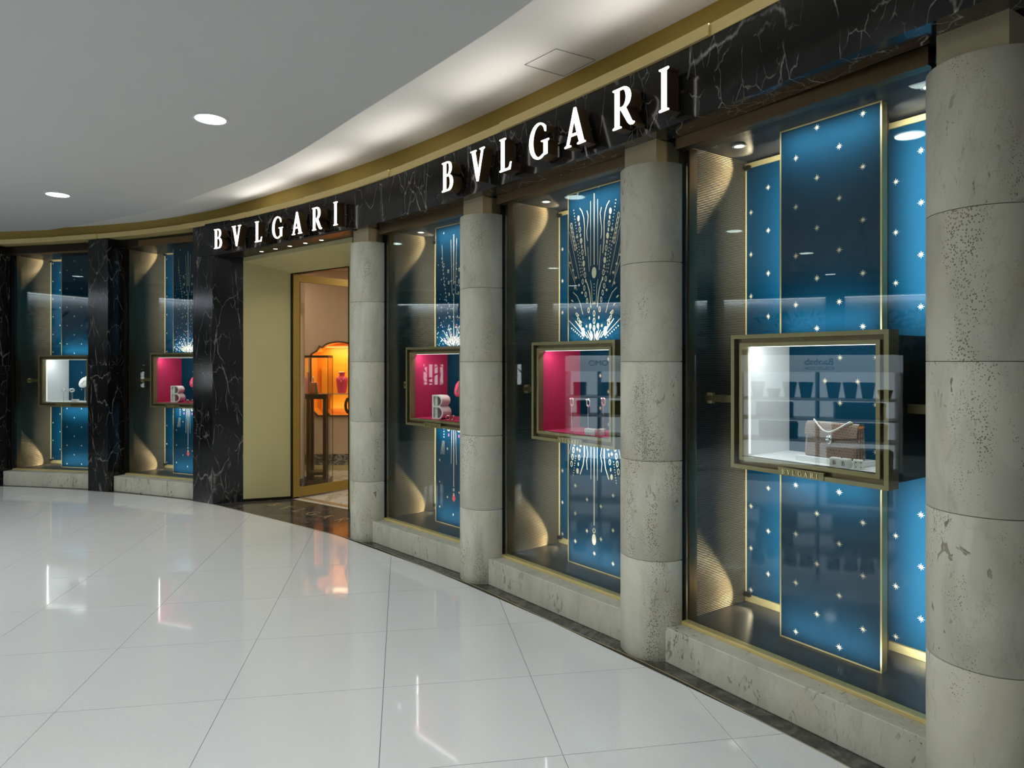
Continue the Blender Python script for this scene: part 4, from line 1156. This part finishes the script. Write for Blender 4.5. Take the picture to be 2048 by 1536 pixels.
for sd in (-1, 1):          # pair of D-shaped pulls, one on each face
    c0 = hp + ld * (LW - .20) + le * (sd * .045)
    pts = [(-.02, .098), (-.075, .098), (-.105, .05), (-.112, 0), (-.105, -.05), (-.075, -.098), (-.02, -.098)]
    m = MB()
    inner_ = [(x * .72 - .006, z * .72) for x, z in pts]
    for k in range(len(pts) - 1):
        quad = [pts[k], pts[k + 1], inner_[k + 1], inner_[k]]
        V_ = []
        for off_ in (-.012, .012):
            for (px_, pz_) in quad:
                p = c0 + ld * (px_ + .10) + le * off_; V_.append((p.x, p.y, 1.05 + pz_))
        b_ = len(m.v); m.v += V_
        m.f += [(b_, b_ + 1, b_ + 2, b_ + 3), (b_ + 7, b_ + 6, b_ + 5, b_ + 4)] + [(b_ + i, b_ + (i + 1) % 4, b_ + 4 + (i + 1) % 4, b_ + 4 + i) for i in range(4)]
    for z_ in (.085, -.085):
        p = c0 + ld * .085
        q0, q1 = p, hp + ld * (LW - .115)
        m.tube([(p.x, p.y, 1.05 + z_), (q1.x, q1.y, 1.05 + z_)], .012, 8)
    m.build('door_pull', 'bronze', do)

# ------------------------------------------------------------------ shop interior seen through the doorway
wb = struct('wall_back', label='beige plaster wall inside the shop')
ZB = 9.93
nx, nhw, nz0, nz1 = -2.565, .405, .815, 1.885     # niche
outl = [(-nhw, nz0 + .10), (-nhw + .05, nz0 + .05), (-nhw + .10, nz0), (nhw - .10, nz0), (nhw - .05, nz0 + .05), (nhw, nz0 + .10), (nhw, nz1 - .20)] + \
       [(nhw - .02, nz1 - .17), (nhw - .085, nz1 - .135), (nhw - .12, nz1 - .085), (nhw - .125, nz1 - .06), (nhw - .16, nz1 - .078)] + \
       [(x, z) for x, z in arc(0, nz1 - .10, nhw - .17, .10, 12, 168, 12)] + \
       [(-nhw + .16, nz1 - .078), (-nhw + .125, nz1 - .06), (-nhw + .12, nz1 - .085), (-nhw + .085, nz1 - .135), (-nhw + .02, nz1 - .17), (-nhw, nz1 - .20)]
outl = [(x + nx, z) for x, z in outl]
MB().prism([[(-4.8, 0), (.8, 0), (.8, 3.0), (-4.8, 3.0)], outl], ZB, ZB + .03, 'y').build('plaster', 'beige_plaster', wb)
MB().box(-4.8, .8, ZB - .012, ZB, .075, .235).build('marble_skirting', 'grey_marble', wb)
MB().box(-4.8, .8, ZB - .018, ZB, 0.0, .073).build('white_skirting', 'cream_plaster', wb)
ni = thing('wall_niche', 'glowing orange arched wall niche inside the shop', 'niche', (nx, ZB, nz0))
cz = (nz0 + nz1) / 2
grow = lambda f: [(nx + (x - nx) * f, cz + (z - cz) * f) for x, z in outl]
m = MB().prism([grow(1.045), outl], ZB - .025, ZB + .01, 'y'); m.v = [(v[0] - nx, v[1] - ZB, v[2] - nz0) for v in m.v]; m.build('niche_frame', 'bronze', ni)
k_ = len(outl); m = MB(); m.v = [(x - nx, .03, z - nz0) for x, z in outl] + [(x - nx, .30, z - nz0) for x, z in outl]; m.f = [(i, (i + 1) % k_, k_ + (i + 1) % k_, k_ + i) for i in range(k_)]
m.build('niche_lining', 'orange_lacquer', ni)
m = MB().prism([grow(1.01)], .30, .31, 'y'); m.v = [(v[0] - nx, v[1], v[2] - nz0) for v in m.v]; m.build('niche_back', 'orange_lacquer', ni)
MB().box(-.33, .33, .26, .28, .08, .715).build('niche_panel', 'niche_panel', ni)
MB().box(-nhw + .005, nhw - .005, -.01, .28, .305, .317).build('glass_shelf', 'thin_glass', ni)
MB().box(-nhw + .01, nhw - .01, -.012, -.006, .303, .319).build('shelf_edge', 'cream_plaster', ni)
lamp_line((0, .10, 1.0), (0, .25, -1), (1, 0, 0), .42, .03, 4.0, (1.0, .75, .42), ni)
lamp_line((0, .10, .02), (0, .3, 1), (1, 0, 0), .55, .03, 1.2, (1.0, .72, .38), ni)
MB().box(-.2, .2, .08, .12, 1.005, 1.012).build('led_strip', 'niche_glow', ni)
nb = thing('necklace_bust', 'tall pink bust with a pearl necklace in the orange niche', 'jewellery bust', (nx + .012, ZB + .13, nz0 + .318))
secs = [(0, .060, .035), (.01, .064, .04), (.10, .078, .05), (.19, .088, .052), (.225, .086, .048), (.240, .062, .04), (.255, .040, .034), (.285, .038, .034), (.30, .046, .038), (.315, .050, .040)]
MB().loft([((0, 0, z), (a, 0, 0), (0, b, 0)) for z, a, b in secs], 24).build('bust_form', 'pink_bust', nb, 60)
MB().loft([((0, 0, .3155), (.050, 0, 0), (0, .040, 0)), ((0, 0, .319), (.046, 0, 0), (0, .036, 0))], 24).build('cap', 'white_bust', nb, 40)
for k in range(13):
    t_ = -1 + 2 * k / 12; MB().sphere((t_ * .058, -.046 + .012 * t_ * t_, .195 + .06 * t_ * t_), .0055, n=6, m=5).build('pearl', 'porcelain', nb, 40)
MB().sphere((0, -.052, .180), .009, n=8, m=6).build('pendant', 'gemstone', nb, 30)
wl_ = struct('wall_left', label='beige pilaster and side wall inside the shop')
MB().box(-3.2, -2.672, 8.46, 8.64, 0, 3.0).build('pilaster', 'beige_plaster', wl_)
MB().box(-3.2, -2.655, 8.445, 8.655, 0, .12).build('pilaster_base', 'grey_marble', wl_)
MB().box(-4.9, -4.8, 9.25, ZB, 0, 3.0).build('plaster', 'beige_plaster', wl_)
MB().prism([[(-4.82, 9.24), (-4.80, 9.28), (-3.10, 8.60), (-3.10, 8.55)]], 0, 2.9).build('plaster', 'beige_plaster', wl_)
wr_ = struct('wall_right', label='beige side wall inside the shop')
MB().box(.7, .8, 6.6, ZB, 0, 3.0).build('plaster', 'beige_plaster', wr_)
MB().prism([[(-1.60, 7.16), (-1.56, 7.22), (-.55, 6.55), (.75, 6.62), (.75, 6.55), (-.58, 6.47)]], 0, 3.0).build('plaster', 'beige_plaster', wr_)
cs = struct('ceiling_shop', label='plaster ceiling inside the shop')
MB().prism([[(-2.66, 7.95), (-1.62, 7.20), (-.5, 6.5), (.8, 6.6), (.8, 10.4), (-4.8, 10.4), (-4.8, 9.3), (-3.05, 8.60)]], 2.95, 3.05).build('plaster', 'beige_plaster', cs)
for x, y, lab in ((-1.25, 8.4, 'warm shop ceiling spot behind the first column'), (-.6, 9.2, 'warm shop ceiling spot right of the niche'), (-3.75, 9.35, 'warm shop ceiling spot left of the niche'), (-.3, 7.6, 'warm shop ceiling spot behind the second column')):
    t = thing('shop_downlight', lab, 'downlight', (x, y, 2.95), group='shop ceiling spots')
    MB().lathe([(.05, -.001), (.05, -.005), (.062, -.005), (.062, .001)], 24, cap=False).build('bezel', 'lamp_trim', t, 40)
    MB().lathe([(.001, -.003), (.049, -.003)], 20).build('lens', 'spot_glow', t)
    lamp('AREA', (0, 0, -.012), (0, 0, -1), 11.0, (1.0, .84, .66), t, name='shop_beam', shape='DISK', size=.10)
# free-standing glass showcase with a small bag
SX, SY = -2.545, 8.80
sc_ = thing('glass_showcase', 'tall bronze framed glass showcase inside the shop', 'showcase', (SX, SY, 0), math.radians(4))
MB().box(-.16, .16, -.16, .16, 0, .075).build('base', 'bronze', sc_, bevel=.003)
for a in (-.125, .085):
    for b in (-.125, .085): MB().box(a, a + .045, b, b + .045, .075, 1.12).build('leg', 'bronze', sc_)
MB().box(-.125, .13, -.125, .13, .13, .17).build('stretcher', 'bronze', sc_)
MB().box(-.14, .14, -.14, .14, 1.12, 1.185).build('table_top', 'bronze', sc_, bevel=.003)
MB().box(-.16, .16, -.16, .16, 1.655, 1.685).build('light_bar', 'bronze', sc_)
for k in range(5): MB().lathe([(.001, 1.653), (.008, 1.653)], 10, (-.08 + .04 * k, -.10, 0)).build('spot_lens', 'led_white', sc_)
lamp('SPOT', (0, 0, 1.64), (0, 0, -1), 6.0, (1, .92, .8), sc_, name='showcase_beam', spot_size=math.radians(80), spot_blend=.5, shadow_soft_size=.03)
for a0, a1, b0, b1 in ((-.158, -.152, -.158, .158), (.152, .158, -.158, .158), (-.152, .152, -.158, -.152), (-.152, .152, .152, .158)):
    MB().box(a0, a1, b0, b1, .075, 1.655).build('glass_side', 'thin_glass', sc_)
for a in (-.16, .154):
    for b in (-.16, .154): MB().box(a, a + .006, b, b + .006, .075, 1.655).build('corner_strip', 'bronze_dark', sc_)
hg = thing('top_handle_bag', 'small orange and taupe bag with a silver handle on the glass showcase stand', 'handbag', (SX - .06, SY - .02, 1.186), math.radians(20))
MB().prism([[(-.055, 0), (.055, 0), (.030, .15), (-.030, .15)]], -.075, .075, 'y').build('body', 'orange_leather', hg, bevel=.008)
MB().prism([[(.028, 0), (.060, 0), (.036, .152), (.024, .152)]], -.078, .078, 'y').build('side_panel', 'taupe_leather', hg, bevel=.004)
MB().tube([(0, -.05 + .1 * k / 12, .15 + .075 * math.sin(math.pi * k / 12)) for k in range(13)], .006, 8).build('handle', 'silver', hg, 60)

# ------------------------------------------------------------------ the far side of the mall, seen mirrored in the glass
wo = struct('wall_opposite', label='opposite side of the mall')
MB().box(-11.2, -11.0, -6, 8.4, 0, 3.3).build('wall_panel', 'opposite_wall', wo)
MB().box(-10.98, -10.86, -6, 8.2, 2.98, 3.06).build('cove_lip', 'kiosk_dark', wo)
MB().box(-11.0, -10.88, -6, 8.4, .0, 1.9).build('dark_dado', 'dark_wall', wo)
MB().box(-10.99, -10.97, -5.6, 8.0, 2.95, 2.975).build('cove_led', 'cove_glow', wo)
lamp_line((-10.93, 1.2, 2.95), (-.25, 0, -1), (0, 1, 0), 13.0, .04, 110.0, (.85, .93, 1.0), wo)
for y in (-3.2, -.6, 1.6, 4.0, 6.2): MB().box(-11.0, -10.80, y, y + .35, 0, 3.0).build('pier', 'dark_wall', wo)
wq = struct('wall_rear', label='mall side behind the viewer')
MB().box(-11.2, 3.0, -6.2, -6.0, 0, 3.3).build('wall_panel', 'dark_wall', wq)

def kiosk(x, y0, y1, lab, words):
    t = thing('display_kiosk', lab, 'kiosk', (x, (y0 + y1) / 2, 0), 0)
    h = (y1 - y0) / 2
    MB().box(-.42, -.40, -h, h, 0, 1.70).build('back_panel', 'kiosk_lightbox', t)
    for y in (-h, -.01, h - .03): MB().box(-.40, .0, y, y + .03, .10, 1.46).build('upright', 'kiosk_dark' if abs(y) < .1 else 'kiosk_white', t)
    MB().box(-.42, .02, -h, h, 0, .10).build('base', 'kiosk_dark', t)
    for z in (.48, .78, 1.06): MB().box(-.40, .01, -h, h, z, z + .03).build('shelf', 'kiosk_white', t)
    hd = MB().box(-.42, .02, -h, h, 1.46, 1.69).build('header', 'kiosk_header', t)
    for txt, sz, z in words:
        o = share('header_lettering', text_mesh(txt, sz, 'header_lettering', 'sign_ink'), t, (.0235, 0, z), (math.pi / 2, 0, math.pi / 2))
    lamp_line((.12, 0, 1.74), (-.5, 0, -1), (0, 1, 0), 2 * h - .2, .04, 16.0, (.9, .96, 1), t)
    return t
k1 = kiosk(-5.6, 1.45, 3.50, 'white shelf kiosk with candle pots reflected in the handbag window', (('Baobab', .125, 1.60), ('COLLECTION', .062, 1.51)))
for k in range(8):
    y = 1.63 + .215 * k + (.14 if k > 3 else 0)
    t = thing('candle_pot', 'dark tapered candle pot on the reflected kiosk shelf, number %s from the far end' % ('one', 'two', 'three', 'four', 'five', 'six', 'seven', 'eight')[k], 'candle pot', (-5.78, y, 1.091), group='candle pots on the kiosk')
    s_ = .55 if k in (0, 6) else 1.0
    MB().lathe([(.062, 0), (.066, .004), (.10, .22 * s_), (.096, .222 * s_), (.09, .20 * s_)], 20).build('vessel', 'pot_glass', t, 40)
    MB().tube([(0, 0, .19 * s_), (.004, .01, .235 * s_ + .01)], .004, 6).build('wick', 'bark', t)
for k, (y, z, w, h) in enumerate(((1.95, .811, .62, .22), (3.05, .811, .50, .21), (1.95, .511, .66, .23), (3.0, .511, .52, .23), (1.95, .101, .8, .28))):
    t = thing('gift_box', 'dark gift box on the reflected kiosk, %s' % ('upper near', 'upper far', 'lower near', 'lower far', 'bottom wide')[k], 'box', (-5.80, y, z), group='gift boxes on the kiosk')
    MB().box(-.14, .14, -w / 2, w / 2, 0, h * .7).build('box_body', 'kiosk_dark', t); MB().box(-.145, .145, -w / 2 - .004, w / 2 + .004, h * .7, h).build('box_lid', 'kiosk_dark', t, bevel=.004)
k2 = kiosk(-5.4, 4.15, 5.15, 'smaller white shelf kiosk reflected in the ring window', (('OMO', .12, 1.58),))
for k, (y, z) in enumerate(((4.30, 1.091), (4.53, 1.091), (4.95, 1.091), (4.4, .811), (4.9, .811))):
    t = thing('gift_box', 'dark carton on the smaller reflected kiosk, %s' % ('top first', 'top second', 'top third', 'lower first', 'lower second')[k], 'box', (-5.58, y, z), group='cartons on the smaller kiosk')
    MB().box(-.10, .10, -.09, .09, 0, .15).build('box_body', 'kiosk_dark', t); MB().box(-.104, .104, -.094, .094, .15, .20).build('box_lid', 'kiosk_dark', t, bevel=.003)
lt = thing('lit_display_tower', 'glowing display tower reflected in the doorway pillar', 'display tower', (-10.0, 7.0, 0), math.radians(-5))
MB().box(-.25, .25, -.25, .25, 0, 1.10).build('base', 'kiosk_dark', lt); MB().box(-.27, .27, -.27, .27, 1.55, 1.75).build('top', 'kiosk_dark', lt)
for k in range(4): MB().box(-.20, .20, -.20 + .12 * k, -.16 + .12 * k, 1.10, 1.55).build('light_tube', 'led_white', lt)
rng = random.Random(4)
for k, (x, y) in enumerate(((-9.3, -2.2), (-9.2, .3), (-9.3, 2.6), (-9.4, 5.0), (-8.9, 7.4))):
    t = thing('potted_tree', 'dark leafy potted tree on the opposite side, number %s along the mirrored row' % ('one', 'two', 'three', 'four', 'five')[k], 'tree', (x, y, 0), group='potted trees opposite')
    MB().lathe([(.20, 0), (.26, .45), (.24, .46), (.22, .42)], 20).build('planter', 'kiosk_dark', t, 40)
    MB().tube([(0, 0, .4), (.03, .02, 1.2), (-.02, .05, 1.9)], .03, 8).build('trunk', 'bark', t, 60)
    f = MB()
    for i in range(420):
        c = Vector((rng.gauss(0, .26), max(-.85, min(.85, rng.gauss(0, .40))), 1.0 + 1.55 * rng.random())); a = Vector((rng.uniform(-1, 1), rng.uniform(-1, 1), rng.uniform(-.6, .9))).normalized() * .11
        b = a.cross(Vector((rng.uniform(-1, 1), rng.uniform(-1, 1), rng.uniform(-1, 1)))).normalized() * .028
        f.quad(tuple(c - a), tuple(c + b), tuple(c + a), tuple(c - b))
    f.build('foliage', 'leaf_green', t, kind='stuff')
